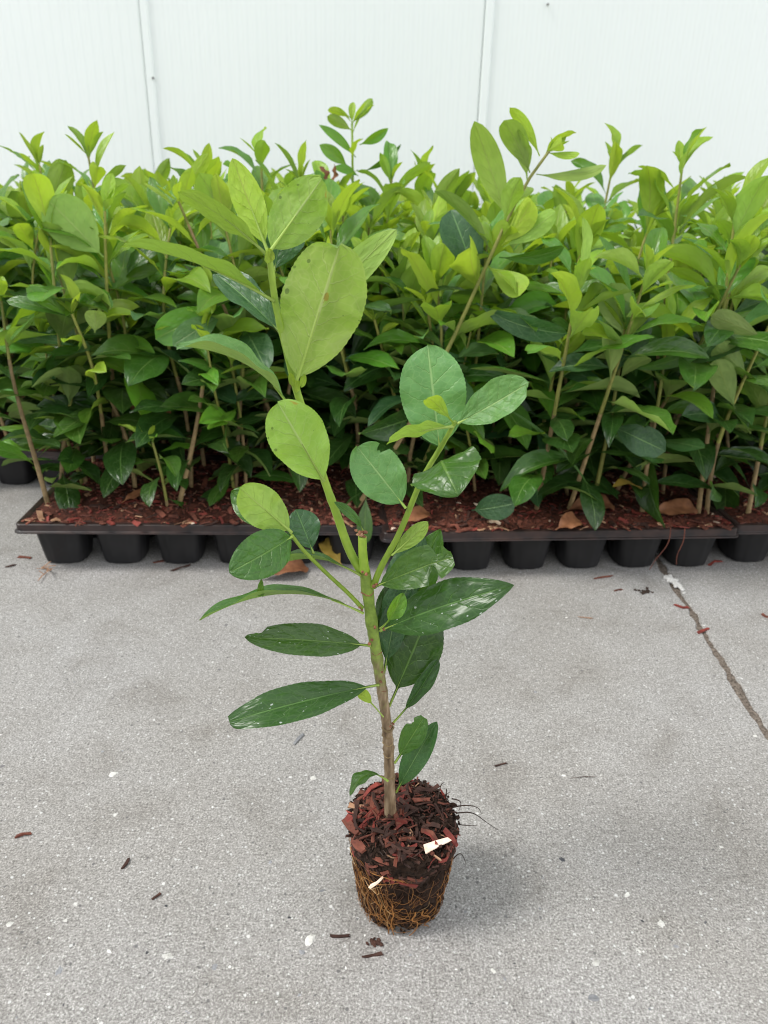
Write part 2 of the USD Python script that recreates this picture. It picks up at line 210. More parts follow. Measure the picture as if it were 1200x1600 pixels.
L = [('g.position', 'wn.vector'), ('wn.color', 'wp.vector1'), ('g.position', 'wpv.vector1'), ('wp.vector', 'wpv.vector2'), ('g.position', 'n1.vector'), ('g.position', 'n2.vector'), ('g.position', 'n3.vector'), ('g.position', 'n4.vector'),
    ('n1.fac', 'r1.fac'), ('n2.fac', 'r2.fac'), ('n3.fac', 'r3.fac'), ('n4.fac', 'r4.fac'), ('r1.color', 'x2.a'), ('r2.color', 'x2.b'), ('x2.result', 'x3.a'), ('r3.color', 'x3.b'), ('x3.result', 'x4.a'), ('r4.color', 'x4.b'),
    ('n1.fac', 'bh.value1'), ('n4.fac', 'bh.value3'), ('bh.value', 'b.height'), ('b.normal', 'p.normal')]
o = cell('wa', 330.0, 0.09, 0.36, (0.51, 0.51, 0.50), 'x4.result', N, L)
o = cell('wb', 170.0, 0.020, 0.24, (0.58, 0.575, 0.56), o, N, L)
o = cell('wc', 60.0, 0.016, 0.13, (0.60, 0.59, 0.56), o, N, L)
o = cell('da', 240.0, 0.07, 0.30, (0.12, 0.115, 0.115), o, N, L)
o = cell('db', 80.0, 0.02, 0.16, (0.13, 0.125, 0.13), o, N, L)
L.append((o, 'p.base_color'))
mat_('concrete', N, L)

# ------------------------------------------------------------------ mesh helpers
def tube(pts, rad, sides=8, cap=True, rough=0.0, seed=0):
    pts = np.asarray(pts, float); n = len(pts); rad = np.broadcast_to(rad, n)
    T = np.gradient(pts, axis=0); T /= np.maximum(np.linalg.norm(T, axis=1, keepdims=True), 1e-12)
    a = np.array([0, 0, 1.0]) if abs(T[0][2]) < 0.9 else np.array([1.0, 0, 0])
    nrm = unit(np.cross(T[0], a)); V = []
    rng = np.random.default_rng(seed)
    for i in range(n):
        nrm = unit(nrm - (nrm @ T[i]) * T[i]); bi = np.cross(T[i], nrm)
        ang = np.linspace(0, 2 * np.pi, sides, endpoint=False)
        r = rad[i] * (1 + rough * rng.standard_normal(sides))
        V.append(pts[i] + r[:, None] * (np.cos(ang)[:, None] * nrm + np.sin(ang)[:, None] * bi))
    V = np.vstack(V); Fc = []
    for i in range(n - 1):
        for j in range(sides):
            k = (j + 1) % sides; a0, a1, b0, b1 = i * sides + j, i * sides + k, (i + 1) * sides + j, (i + 1) * sides + k
            Fc += [(a0, a1, b1), (a0, b1, b0)]
    if cap:
        V = np.vstack([V, pts[0], pts[-1]]); c0, c1 = len(V) - 2, len(V) - 1
        for j in range(sides):
            k = (j + 1) % sides; Fc += [(c0, k, j), (c1, (n - 1) * sides + j, (n - 1) * sides + k)]
    return V, np.array(Fc)
def spline(pts, n):
    from scipy.interpolate import CubicSpline, PchipInterpolator
    pts = np.asarray(pts, float)
    t = np.r_[0, np.cumsum(np.linalg.norm(np.diff(pts, axis=0), axis=1))]
    f = CubicSpline(t, pts, bc_type='natural') if len(pts) > 2 else (lambda s: pts[0] + (pts[1] - pts[0]) * np.asarray(s)[..., None] / t[1])
    return f(np.linspace(0, t[-1], n))
def join(parts):
    V, Fc, k = [], [], 0
    for v, f in parts:
        V.append(v); Fc.append(np.asarray(f) + k); k += len(v)
    return np.vstack(V), np.vstack(Fc)
def leaf_mesh(base, tip, normal, W, nu=14, nv=6, bend=0.1, fold=18, curl=0.0, p1=0.95, p2=0.6, twist=0.0, wave=0.0, serr=0.0, notches=(), cut=1.0, sides=(1, 1), petiole=0.10, bpos=1.0, tipcurl=0.0, seed=0):
    """A leaf blade from base to tip: upper face towards `normal`, half width W, bowed, folded at the midrib, waved at the edge, bitten (notches: side, u0, u1, depth)."""
    base, tip = np.asarray(base, float), np.asarray(tip, float)
    ax = tip - base; Ln = np.linalg.norm(ax); T0 = ax / Ln
    N0 = np.asarray(normal, float); N0 = unit(N0 - (N0 @ T0) * T0); S0 = np.cross(N0, T0)
    rng = np.random.default_rng(seed)
    u = np.linspace(0, 1, nu) ** 0.95 * cut
    h = bend * Ln * 4 * (u ** bpos) * (1 - u ** bpos) - tipcurl * Ln * np.clip((u - 0.55) / 0.45, 0, 1) ** 2
    P = base + u[:, None] * ax + h[:, None] * N0
    T = np.gradient(P, axis=0); T /= np.linalg.norm(T, axis=1, keepdims=True)
    s = np.clip((u - petiole) / (1 - petiole), 0, 1)
    shape = s ** p1 * (1 - s) ** p2; peak = p1 / (p1 + p2); shape = shape / (peak ** p1 * (1 - peak) ** p2)
    w = np.maximum(W * shape, np.where(u < petiole * 1.6, min(0.0010, W * 0.12), 0.0))
    v = np.linspace(-1, 1, nv + 1)
    ph = rng.uniform(0, 6.28, 4); V = np.zeros((nu, nv + 1, 3)); f = math.radians(fold)
    for i in range(nu):
        N_ = unit(N0 - (N0 @ T[i]) * T[i]); S_ = np.cross(N_, T[i])
        a = math.radians(twist) * (u[i] - 0.3)
        S, N1 = math.cos(a) * S_ + math.sin(a) * N_, -math.sin(a) * S_ + math.cos(a) * N_
        for j, vj in enumerate(v):
            av = abs(vj); wi = w[i] * (sides[0] if vj < 0 else sides[1])
            for sd, u0, u1, dp in notches:
                if vj * sd > 0 and u0 < u[i] < u1:
                    wi *= 1 - dp * min(1.0, 4 * (u[i] - u0) / (u1 - u0), 4 * (u1 - u[i]) / (u1 - u0)) * (0.85 + 0.3 * rng.random())
            if serr and av == 1: wi *= 1 + serr * ((i % 2) - 0.5)
            z = av * wi * math.sin(f) + curl * wi * av ** 2.5 + wave * W * av ** 1.5 * (math.sin(13 * u[i] + ph[0] + (1.7 if vj < 0 else 0)) + 0.6 * math.sin(23 * u[i] + ph[1] - vj)) * min(1, s[i] * 4)
            V[i, j] = P[i] + S * (vj * wi * math.cos(f)) + N1 * z
    V = V.reshape(-1, 3); k = nv + 1
    ii, jj = np.meshgrid(np.arange(nu - 1), np.arange(nv), indexing='ij'); q = (ii * k + jj).ravel()
    Fc = np.stack([q, q + 1, q + k + 1, q + k], 1)          # winding checked below
    Fc = np.vstack([Fc[:, [0, 1, 2]], Fc[:, [0, 2, 3]]])
    fn = np.cross(V[Fc[:, 1]] - V[Fc[:, 0]], V[Fc[:, 2]] - V[Fc[:, 0]]).sum(0)
    if fn @ N0 < 0: Fc = Fc[:, ::-1]
    uv = np.stack([np.repeat(u, k), np.tile((v + 1) / 2, nu)], 1)
    return (V, Fc), uv
def chip_mesh(c, L, w, t, dirv, up, rng, crook=1.0):
    d = unit(dirv); up = np.asarray(up, float); up = unit(up - (up @ d) * d); s = np.cross(d, up); V = []
    for e in (-1, 0, 1):
        ww, tt = w * rng.uniform(0.55, 1.15), t * rng.uniform(0.6, 1.2)
        off = (s * rng.normal(0, 0.12 * L) + up * rng.normal(0, 0.05 * L)) * (e == 0) * crook
        for a, b in ((-1, -1), (1, -1), (1, 1), (-1, 1)):
            V.append(np.asarray(c) + d * (e * L / 2 + rng.normal(0, 0.07 * L)) + off + s * (a * ww / 2) + up * (b * tt / 2))
    Fc = []
    for q in (0, 4):
        for j in range(4):
            k = (j + 1) % 4; Fc += [(q + j, q + k, q + 4 + k), (q + j, q + 4 + k, q + 4 + j)]
    Fc += [(0, 2, 1), (0, 3, 2), (8, 9, 10), (8, 10, 11)]
    return np.array(V), np.array(Fc)
def pebble(c, r, rng, flat=0.5):
    m = trimesh.creation.icosphere(subdivisions=1, radius=1.0); v = m.vertices * (1 + 0.18 * rng.standard_normal((len(m.vertices), 1)))
    a = rng.uniform(0, 6.28); sx = rng.uniform(0.7, 1.4)
    v = v * [r * sx, r / sx, r * flat]; v = np.stack([v[:, 0] * math.cos(a) - v[:, 1] * math.sin(a), v[:, 0] * math.sin(a) + v[:, 1] * math.cos(a), v[:, 2]], 1)
    return v + c, m.faces

# ------------------------------------------------------------------ ground
obj('ground', (np.array([[-60, -40, -.05], [60, -40, -.05], [60, 60, -.05], [-60, 60, -.05]], float), [[0, 1, 2], [0, 2, 3]]), 'earth')
tag(stage.GetPrimAtPath('/World/ground'), kind='structure')
J0, J1 = on_z(1040, 893), on_z(1203, 1152)
jd = unit(J1 - J0); jn = np.array([-jd[1], jd[0], 0])                # jn points to the right-hand slab or the left-hand one
if jn[0] < 0: jn = -jn
rng = np.random.default_rng(4)
tt = np.r_[-12.0, -2.0, np.arange(-0.5, 0.9, 0.004), 2.0, 12.0]
mid = J0 + tt[:, None] * jd
def slab(side, half, name, far):
    near_ = 1.0 * ((tt > -0.6) & (tt < 0.95))
    rag = (0.0045 * (meshkit.fbm(np.stack([tt * 60, tt * 0 + side, tt * 0], 1), 4) - 0.5) * 2 + 0.004 * (meshkit.noise(np.stack([tt * 9, tt * 0 + side * 3, tt * 0], 1)) - 0.5)) * near_
    edge = mid + (side * (half + rag))[:, None] * jn
    out = mid + side * far * jn
    lip = edge + side * 0.002 * jn
    lip[:, 2] = 0.0; edge2 = edge.copy(); edge2[:, 2] = -0.0022; low = edge.copy(); low[:, 2] = -0.02; out[:, 2] = 0.0
    n = len(tt); V = np.vstack([out, lip, edge2, low]); Fc = []
    for r in range(3):
        for i in range(n - 1):
            a, b, c, d = r * n + i, r * n + i + 1, (r + 1) * n + i + 1, (r + 1) * n + i
            Fc += [(a, b, c), (a, c, d)] if side > 0 else [(a, c, b), (a, d, c)]
    m = trimesh.Trimesh(V, Fc, process=False)
    if m.face_normals[0][2] < 0: Fc = [x[::-1] for x in Fc]
    p = obj(name, (V, np.array(Fc)), 'concrete'); tag(p, kind='structure'); return p
slab_left = slab(-1, 0.0048, 'pavement', 14.0)
slab_right = slab(1, 0.0048, 'pavement', 14.0)
xs, ws = np.arange(-0.45, 0.9, 0.0025), np.linspace(-0.0095, 0.0095, 11)
gx, gw = np.meshgrid(xs, ws, indexing='ij')
jv = J0 + gx[..., None] * jd + gw[..., None] * jn
jv[..., 2] = -0.0022 + 0.0042 * (meshkit.fbm(np.stack([gx * 140, gw * 140, gx * 0], -1), 4) - 0.62)
nx_, nw_ = gx.shape; q = (np.arange(nx_ - 1)[:, None] * nw_ + np.arange(nw_ - 1)).ravel()
jf = np.stack([q, q + nw_, q + nw_ + 1, q + 1], 1)
jf = np.vstack([jf[:, [0, 1, 2]], jf[:, [0, 2, 3]]])
if np.cross(jv.reshape(-1, 3)[jf[0, 1]] - jv.reshape(-1, 3)[jf[0, 0]], jv.reshape(-1, 3)[jf[0, 2]] - jv.reshape(-1, 3)[jf[0, 0]])[2] < 0: jf = jf[:, ::-1]
tag(obj('joint_filling', (jv.reshape(-1, 3), jf), 'joint_dirt'), kind='structure')
# stones that show in the concrete
for k in range(130):
    px, py = rng.uniform(5, 1195), 900 + 700 * rng.random() ** 0.75
    c = on_z(px, py)
    if abs((c - J0) @ jn) < 0.012: continue
    r = rng.choice([0.0009, 0.0013, 0.0019, 0.0028], p=[0.50, 0.36, 0.12, 0.02])
    obj('stone', pebble(c + [0, 0, -0.12 * r], r, rng, 0.35), rng.choice(['stone_white', 'stone_grey', 'stone_dark'], p=[0.72, 0.18, 0.10]), slab_left if (c - J0) @ jn < 0 else slab_right)
for px, py, r, mt in ((484, 1468, .0046, 'stone_white'), (932, 1505, .0036, 'stone_white'), (1033, 1443, .0036, 'stone_white'), (878, 1343, .0032, 'stone_dark'), (92, 1517, .0034, 'stone_grey'), (175, 1210, .004, 'stone_white'), (472, 1488, .003, 'stone_grey'), (640, 1128, .003, 'stone_white'), (1180, 1150, .003, 'stone_white'), (980, 1398, .003, 'stone_white'), (262, 1495, .004, 'stone_white'), (926, 1559, .004, 'stone_grey'), (490, 1216, .0035, 'stone_white')):
    c = on_z(px, py)
    obj('stone', pebble(c + [0, 0, -0.0006], r, rng, 0.36), mt, slab_left if (c - J0) @ jn < 0 else slab_right)

# ------------------------------------------------------------------ wall
WALL_Y = 2.75
xl, xr = on_y(231, 160, WALL_Y)[0], on_y(748, 160, WALL_Y)[0]
PW = xr - xl
wall = thing('panel_wall', 'tall white ribbed metal panel wall behind the rows of plants', 'wall', (0, WALL_Y, 0))
rng = np.random.default_rng(8)
for k in range(-4, 6):
    x0 = xl + k * PW; nr = 34; pitch = (PW - 0.034) / nr
    prof = [(0.0005, 0.0034), (0.003, 0.0026), (0.0038, -0.004), (0.005, -0.006), (0.024, -0.006), (0.029, 0.0)]
    for i in range(nr):
        a = 0.032 + i * pitch
        prof += [(a, 0.0), (a + pitch * 0.35, 0.0), (a + pitch * 0.47, -0.00045), (a + pitch * 0.82, -0.00045), (a + pitch * 0.94, 0.0)]
    prof += [(PW - 0.005, 0.0), (PW - 0.0025, 0.002), (PW - 0.0004, 0.0036)]
    prof = np.array(prof); V = np.vstack([np.c_[x0 + prof[:, 0], prof[:, 1], np.full(len(prof), z)] for z in (-0.02, 1.2, 2.6, 5.0)]); n = len(prof); Fc = []
    for r in range(3):
        for i in range(n - 1):
            a = r * n + i; Fc += [(a, a + 1, a + n + 1), (a, a + n + 1, a + n)]
    obj('panel', (V, np.array(Fc)), 'wall_paint', wall)
obj('backing', trimesh.creation.box((10 * PW, 0.05, 5.0), trimesh.transformations.translation_matrix((xl + PW, 0.058, 2.48))), 'screw_grey', wall)
for px, py in ((239, 122), (856, 7)):
    c = on_y(px, py, WALL_Y - 0.007) - [0, WALL_Y, 0]
    obj('screw', trimesh.creation.cylinder(0.0035, 0.006, sections=10, transform=trimesh.transformations.translation_matrix(c) @ trimesh.transformations.rotation_matrix(math.pi / 2, (1, 0, 0))), 'screw_grey', wall)

# ------------------------------------------------------------------ trays
TW, TD, TH = 0.561, 0.290, 0.080
def rrect(hx, hy, r, z, n=5):
    out = []
    for cx, cy, a0 in ((hx - r, hy - r, 0), (-hx + r, hy - r, 90), (-hx + r, -hy + r, 180), (hx - r, -hy + r, 270)):
        for a in np.linspace(a0, a0 + 90, n): out.append((cx + r * math.cos(math.radians(a)), cy + r * math.sin(math.radians(a)), z))
    return np.array(out)
def loft(rings, close_last=False):
    n = len(rings[0]); V = np.vstack(rings); Fc = []
    for i in range(len(rings) - 1):
        for j in range(n):
            k = (j + 1) % n; a, b, c, d = i * n + j, i * n + k, (i + 1) * n + k, (i + 1) * n + j
            Fc += [(a, b, c), (a, c, d)]
    if close_last:
        V = np.vstack([V, rings[-1].mean(0)])
        for j in range(n): Fc.append(((len(rings) - 1) * n + j, (len(rings) - 1) * n + (j + 1) % n, len(V) - 1))
    return V, np.array(Fc)
CX, CY = (TW - 0.016) / 6, (TD - 0.016) / 3
def cell_rings():
    rings = []
    for z, s in ((0.066, 0.0405), (0.062, 0.0400), (0.035, 0.0365), (0.008, 0.0325), (0.003, 0.0315), (0.0005, 0.0285)):
        a = np.linspace(0, 2 * np.pi, 48, endpoint=False); e = 3.4
        r = (np.abs(np.cos(a)) ** e + np.abs(np.sin(a)) ** e) ** (-1 / e)
        groove = np.zeros(48)
        for q in range(4):
            for off in (-4, 4): groove[(q * 12 + off) % 48] = 1
        rr = s * r * (1 - 0.045 * groove * (z < 0.064))
        rings.append(np.c_[rr * np.cos(a), rr * np.sin(a) * 1.02, np.full(48, z)])
    return rings
CELL = loft(cell_rings(), True)
def tray_bed(seed, nx=120, ny=64):
    x, y = np.meshgrid(np.linspace(-TW / 2 + 0.009, TW / 2 - 0.009, nx), np.linspace(-TD / 2 + 0.009, TD / 2 - 0.009, ny), indexing='ij')
    mound = 0.5 + 0.5 * np.cos((x / CX * 2 + 1) * np.pi) * 0.5 - 0.25
    edge = np.clip(np.minimum(TW / 2 - 0.009 - np.abs(x), TD / 2 - 0.009 - np.abs(y)) / 0.022, 0, 1)
    p = np.stack([x, y, x * 0 + seed], -1)
    z = 0.0775 + edge * (0.006 + 0.010 * (meshkit.fbm(p * 25, 3, seed) - 0.4) + 0.006 * (meshkit.fbm(p * 160, 3, seed + 3) - 0.5))
    V = np.stack([x, y, z], -1).reshape(-1, 3); q = (np.arange(nx - 1)[:, None] * ny + np.arange(ny - 1)).ravel()
    Fc = np.stack([q, q + ny, q + ny + 1, q + 1], 1)
    return (V, np.vstack([Fc[:, [0, 1, 2]], Fc[:, [0, 2, 3]]])), lambda a, b: float(z[int(np.clip((a + TW / 2 - .009) / (TW - .018) * (nx - 1), 0, nx - 1)), int(np.clip((b + TD / 2 - .009) / (TD - .018) * (ny - 1), 0, ny - 1))])
CHIP_M = ['chip_red', 'chip_rust', 'chip_brown', 'chip_tan', 'chip_pale']
def rand_chip(x, y, z, rng, lo=0.006, hi=0.020):
    L_ = rng.uniform(lo, hi) * rng.uniform(0.6, 1.2)
    a = rng.uniform(0, 6.28); d = np.array([math.cos(a), math.sin(a), rng.normal(0, 0.22)]); up = np.array([rng.normal(0, 0.35), rng.normal(0, 0.35), 1])
    return chip_mesh((x, y, z), L_, L_ * rng.uniform(0.16, 0.45), rng.uniform(0.0008, 0.0024), d, up, rng)
def make_tray(label, loc, rz, seed, nchips, group=None, fine=1700):
    rng = np.random.default_rng(seed)
    t = thing('nursery_tray', label, 'tray', loc, rz, group)
    hx, hy = TW / 2, TD / 2
    prof = [(-0.0115, 0.072), (-0.0115, 0.0775), (-0.0100, 0.0790), (-0.0032, 0.0800), (-0.0012, 0.0797), (0.0, 0.0786), (0.0002, 0.0694), (0.0008, 0.0684), (0.0036, 0.0674), (0.0040, 0.0664), (0.0036, 0.0655), (0.0, 0.0650), (-0.0012, 0.0655), (-0.0010, 0.0700), (-0.0012, 0.0770)]
    obj('rim', loft([rrect(hx + o_, hy + o_, 0.008 + max(o_, -0.006), z) for o_, z in prof[::-1]]), 'rim_plastic', t, smooth=40)
    deck = rrect(hx - 0.0015, hy - 0.0015, 0.006, 0.0668); obj('deck', loft([deck, deck * [1, 1, 0] + [0, 0, 0.0690]], True), 'black_plastic', t)
    for i in range(6):
        for j in range(3):
            v, f = CELL; obj('cell', (v + [(i - 2.5) * CX, (j - 1) * CY, 0], f[:, ::-1]), 'black_plastic', t, smooth=35)
    bed, hz = tray_bed(seed); b = obj('mulch_bed', bed, 'tray_soil', t, smooth=True)
    groups = {m: [] for m in CHIP_M}
    for k in range(fine):
        x, y = rng.uniform(-hx + .012, hx - .012), rng.uniform(-hy + .01, hy - .01)
        groups[rng.choice(CHIP_M, p=[.22, .38, .31, .08, .01])].append(rand_chip(x, y, hz(x, y) + 0.0012, rng, 0.004, 0.012))
    for m, g in groups.items():
        if g: tag(obj('mulch', join(g), m, b), kind='stuff')
    for k in range(nchips):
        y = -hy + 0.004 + (TD - 0.02) * rng.random() ** 2.2; x = rng.uniform(-hx + .008, hx - .008)
        v, f = rand_chip(x, y, max(hz(x, y), 0.0795) + 0.0022, rng, 0.008, 0.024)
        obj('wood_chip', (v, f), rng.choice(CHIP_M, p=[.24, .42, .22, .10, .02]), b)
    return t
# front row, from the photograph: front rim corners at z = 0.08
def tray_at(x0p, y0p, x1p, y1p):                                   # pixels of the front left and front right corners of the rim
    a, b = on_z(x0p, y0p, TH), on_z(x1p, y1p, TH); e = unit(b - a); n = np.array([-e[1], e[0], 0])
    c = (a + b) / 2 + n * TD / 2; return (c[0], c[1], 0.0), math.atan2(e[1], e[0]), np.linalg.norm(b - a)
A_loc, A_rz, A_len = tray_at(22, 819, 604, 822)
B_loc, B_rz, B_len = tray_at(596, 833, 1158, 826)
TRAYS = []
TRAYS.append((make_tray('black plastic cell tray at the front left, topped with red mulch, its left end bare', A_loc, A_rz, 11, 260), A_loc, A_rz))
TRAYS.append((make_tray('black cell tray at the front right with roots hanging over its rim', B_loc, B_rz, 12, 260), B_loc, B_rz))
e = np.array([math.cos(B_rz), math.sin(B_rz), 0]); nn = np.array([-e[1], e[0], 0])
C_loc = tuple(np.array(B_loc) + e * (TW + 0.002) + nn * 0.012)
t3 = make_tray('black tray cut off by the right edge of the photo, right of the joint end', C_loc, B_rz, 13, 60); TRAYS.append((t3, C_loc, B_rz))
front_y = 0.5 * (A_loc[1] + B_loc[1]) - TD / 2
D0 = on_z(0, 704, TH)                                              # rim of the tray in the second row at the left edge of the picture
row_y = [front_y, D0[1]] + [D0[1] + k * 0.300 for k in range(1, 4)]
row_n = {1: (-1.15, 4), 2: (-1.07, 4), 3: (-1.32, 5)}
back_group = 'black nursery trays behind the front row'
for r, (x0, n) in row_n.items():
    for k in range(n):
        loc = (x0 + TW / 2 + k * (TW + 0.006), row_y[r] + TD / 2, 0.0)
        if r == 1 and k == 0:
            base_tray = make_tray('black tray in the second row, seen empty-edged behind the left end of the front tray', loc, 0.0, 17, 60); TRAYS.append((base_tray, loc, 0.0))
        else:
            TRAYS.append((dup(base_tray, 'nursery_tray', 'black nursery tray hidden under the laurel plants behind the front row', 'tray', loc, 0.0, back_group), loc, 0.0))

# ------------------------------------------------------------------ plants
PHI = 2.39996
def auto_leaves(path, rng, n, start=0.12, size=1.0, big=0.072, upz=0.0, az0=None):
    """Leaf specifications up a stem (points base to tip): (base, tip, normal, half width, age, options)."""
    out = []; az = rng.uniform(0, 6.28) if az0 is None else az0; m = len(path)
    for k in range(n):
        t = start + (1 - start) * ((k + 0.5) / n) ** 0.92
        i = min(int(t * (m - 1)), m - 2); fr = t * (m - 1) - i; b = path[i] * (1 - fr) + path[i + 1] * fr
        az += PHI + rng.normal(0, 0.35)
        top = np.clip((t - 0.72) / 0.28, 0, 1)
        el = math.radians(rng.normal(14 + 46 * top, 15) - 14 * (1 - t))
        L_ = size * big * rng.uniform(0.78, 1.18) * (1 - 0.42 * top ** 1.6) * (0.80 + 0.20 * min(1, t / 0.25))
        d = np.array([math.cos(az) * math.cos(el), math.sin(az) * math.cos(el), math.sin(el)])
        nrm = np.array([-math.cos(az) * math.sin(el), -math.sin(az) * math.sin(el), math.cos(el)]) + rng.normal(0, 0.32, 3)
        age = t + rng.normal(0, 0.09)
        out.append((b, b + d * L_, nrm, L_ * rng.uniform(0.148, 0.205), age, dict(bend=rng.uniform(0.02, 0.13), fold=rng.uniform(4, 30) + 8 * top, curl=rng.uniform(-0.3, 0.25), twist=rng.normal(0, 26), wave=rng.uniform(0.03, 0.12), p1=rng.uniform(0.9, 1.15), p2=rng.uniform(0.72, 1.05), tipcurl=rng.uniform(-0.02, 0.09), petiole=0.13)))
    tipd = unit(path[-1] - path[-3])
    for k in range(3):                                            # the rosette of new leaves round the bud
        az = k * PHI + rng.uniform(0, 1); e1 = unit(np.cross(tipd, [0.3, 1, 0.2])); e2 = np.cross(tipd, e1); sp = rng.uniform(0.35, 1.15)
        o_ = math.cos(az) * e1 + math.sin(az) * e2; d = unit(tipd + sp * o_); L_ = size * big * rng.uniform(0.20, 0.52)
        out.append((path[-1], path[-1] + d * L_, tipd - o_, L_ * 0.2, 1.05 + rng.normal(0, 0.05), dict(bend=rng.uniform(-0.05, 0.1), fold=rng.uniform(14, 34), wave=0.03, p1=0.95, p2=0.8, petiole=0.08)))
    return out
def age_mat(age, rng):
    if age < 0.35 and rng.random() < 0.010: return 'yellowed_leaf' if rng.random() < .6 else 'dead_leaf'
    if age > 0.97: return 'leaf_young'
    if age > 0.72: return 'leaf_fresh' if rng.random() < 0.74 else 'leaf_young'
    if age > 0.55: return rng.choice(['leaf_fresh', 'leaf_mature', 'leaf_blue_green', 'leaf_light_green'], p=[.22, .50, .16, .12])
    if age > 0.3: return rng.choice(['leaf_mature', 'leaf_old', 'leaf_blue_green', 'leaf_fresh'], p=[.36, .48, .11, .05])
    return 'leaf_old' if rng.random() < 0.82 else 'leaf_mature'
def build_plant(t, path, leaves, rng, r0=0.0038, r1=0.0018, nu=12, nv=4, stem='olive_stem', split=0.45):
    path = np.asarray(path); k = max(2, int(len(path) * split)); rad = np.linspace(r0, r1, len(path))
    low = 'tan_stem'
    obj('stem', tube(path[:k + 1], rad[:k + 1], 8), low, t, smooth=True); obj('shoot', tube(path[k:], rad[k:], 8), stem, t, smooth=True)
    for b, tip, nrm, W, age, op in leaves:
        op = dict(op); mt = op.pop('mat', None) or age_mat(age, rng)
        g, uv = leaf_mesh(b, tip, nrm, W, nu=op.pop('nu', nu), nv=op.pop('nv', nv), seed=int(rng.integers(1 << 30)), **op)
        obj('leaf', g, mt, t, smooth=True, uv=uv)
def wand(base, tip, rng, n=14, wob=0.012):
    base, tip = np.asarray(base, float), np.asarray(tip, float); mids = [base]
    for f in (0.33, 0.66): mids.append(base + (tip - base) * f + np.r_[rng.normal(0, wob, 2), 0])
    return spline(mids + [tip], n)
rng = np.random.default_rng(21)
protos = []
ROW_LABEL = ['leafy laurel plant in the back cells of the front left tray, behind its front stems', 'leafy laurel plant in the back cells of the front right tray, behind its front stems', 'leafy laurel plant in the back cells of the tray cut by the right edge',
    'laurel plant in the second row of trays, seen through the front plants', 'laurel plant in the third row of trays, only its bright top showing', 'laurel plant in the last row of trays, its tip close to the wall']
ROW_GROUP = ['plants at the back of the front left tray', 'plants at the back of the front right tray', 'plants at the back of the right edge tray', 'plants of the second tray row', 'plants of the third tray row', 'plants of the last tray row']
def row_of(ti): return ti if ti < 3 else 3 + sum(ti >= q for q in (7, 11))
def prototype(k, loc, rz, row):
    r = np.random.default_rng(100 + k)
    t = thing('laurel_plant', ROW_LABEL[row], 'plant', loc, rz, ROW_GROUP[row])
    H = r.uniform(0.35, 0.42); path = wand((0, 0, -0.004), (r.normal(0, 0.035), r.normal(0, 0.035), H), r)
    lv = auto_leaves(path, r, int(r.integers(26, 32)), 0.04, 1.0, 0.137)
    if k % 3 == 0:                                                # a second shoot from the foot
        p2 = wand((0.006, 0, -0.004), (r.normal(0, 0.05), r.normal(0, 0.05), H * r.uniform(0.5, 0.8)), r)
        lv += auto_leaves(p2, r, 13, 0.08, 0.9, 0.10); obj('shoot', tube(p2, np.linspace(0.003, 0.0015, len(p2)), 7), 'olive_stem', t, smooth=True)
    build_plant(t, path, lv, r); return t
spots = []
for ti, (tp, loc, rz) in enumerate(TRAYS):
    for i in range(6):
        for j in range(3):
            if ti < 3 and j == 0: continue                       # the front row of cells is planted one by one below
            x, y = (i - 2.5) * CX, (j - 1) * CY
            X = loc[0] + x * math.cos(rz) - y * math.sin(rz); Y = loc[1] + x * math.sin(rz) + y * math.cos(rz)
            if abs(X) < 0.12 + 0.55 * Y: spots.append((X + rng.normal(0, .008), Y + rng.normal(0, .008), TH + 0.002, row_of(ti)))
NPROTO = 16
for k, (x, y, z, row) in enumerate(spots):
    rz, sc, tl = rng.uniform(0, 6.28), rng.uniform(0.90, 1.10), (rng.normal(0, 5), rng.normal(0, 5))
    if k < NPROTO: protos.append(prototype(k, (x, y, z), rz, row))
    else: dup(protos[int(rng.integers(NPROTO))], 'laurel_plant', ROW_LABEL[row], 'plant', (x, y, z), rz, ROW_GROUP[row], sc, tl)

# front plants: stem pixels (foot .. tip) at the given distance y; then leaves grown along the stem and leaves read from the photograph
def hand_leaf(b, tp, yb, yt, wpx, roll=0, mat=None, **op):
    """Leaf from the photo: base and tip pixels at the distances yb and yt; roll 0 shows the upper face, 180 the under face."""
    B, T = on_y(*b, yb), on_y(*tp, yt); ax = unit(T - B); view = unit(CAM - (B + T) / 2); v = unit(view - (view @ ax) * ax); s = np.cross(ax, v)
    a = math.radians(roll); nrm = math.cos(a) * v + math.sin(a) * s
    return (B, T, nrm, wpx * depth((B + T) / 2) / FPX, 0.5, dict(op, mat=mat))
def front_plant(label, foot, tip, ytip, n, seed, mids=(), hand=(), big=0.105, r0=0.0042, start=0.2, split=0.45, size=1.0, stem='olive_stem'):
    r = np.random.default_rng(seed)
    B = on_z(*foot, TH + 0.001) if len(foot) == 2 else np.array(foot, float); pts = [B]
    for (mx, my) in mids:
        f = (foot[1] - my) / (foot[1] - tip[1]); pts.append(on_y(mx, my, B[1] + (ytip - B[1]) * f))
    pts.append(on_y(*tip, ytip)); path = spline(pts, 16)
    t = thing('laurel_plant', label, 'plant', (0, 0, 0), 0.0)
    path = path - B; place(UsdGeom.Xform(t), B)
    lv = auto_leaves(path, r, int(n * 1.9), start * 0.3, size, big * 1.06)
    for h in hand: b, tp, nrm, W, age, op = h; lv.append((b - B, tp - B, nrm, W, age, op))
    build_plant(t, path, lv, r, r0, 0.0019, 14, 6, stem, split)
    return t
yb = front_y + 0.05
front_plant('laurel at the front tray\'s left corner with a long bare tan stem leaning left', (75, 787), (2, 470), yb + 0.02, 12, 1, [(50, 700), (22, 600)], big=0.093, start=0.2, split=0.7)
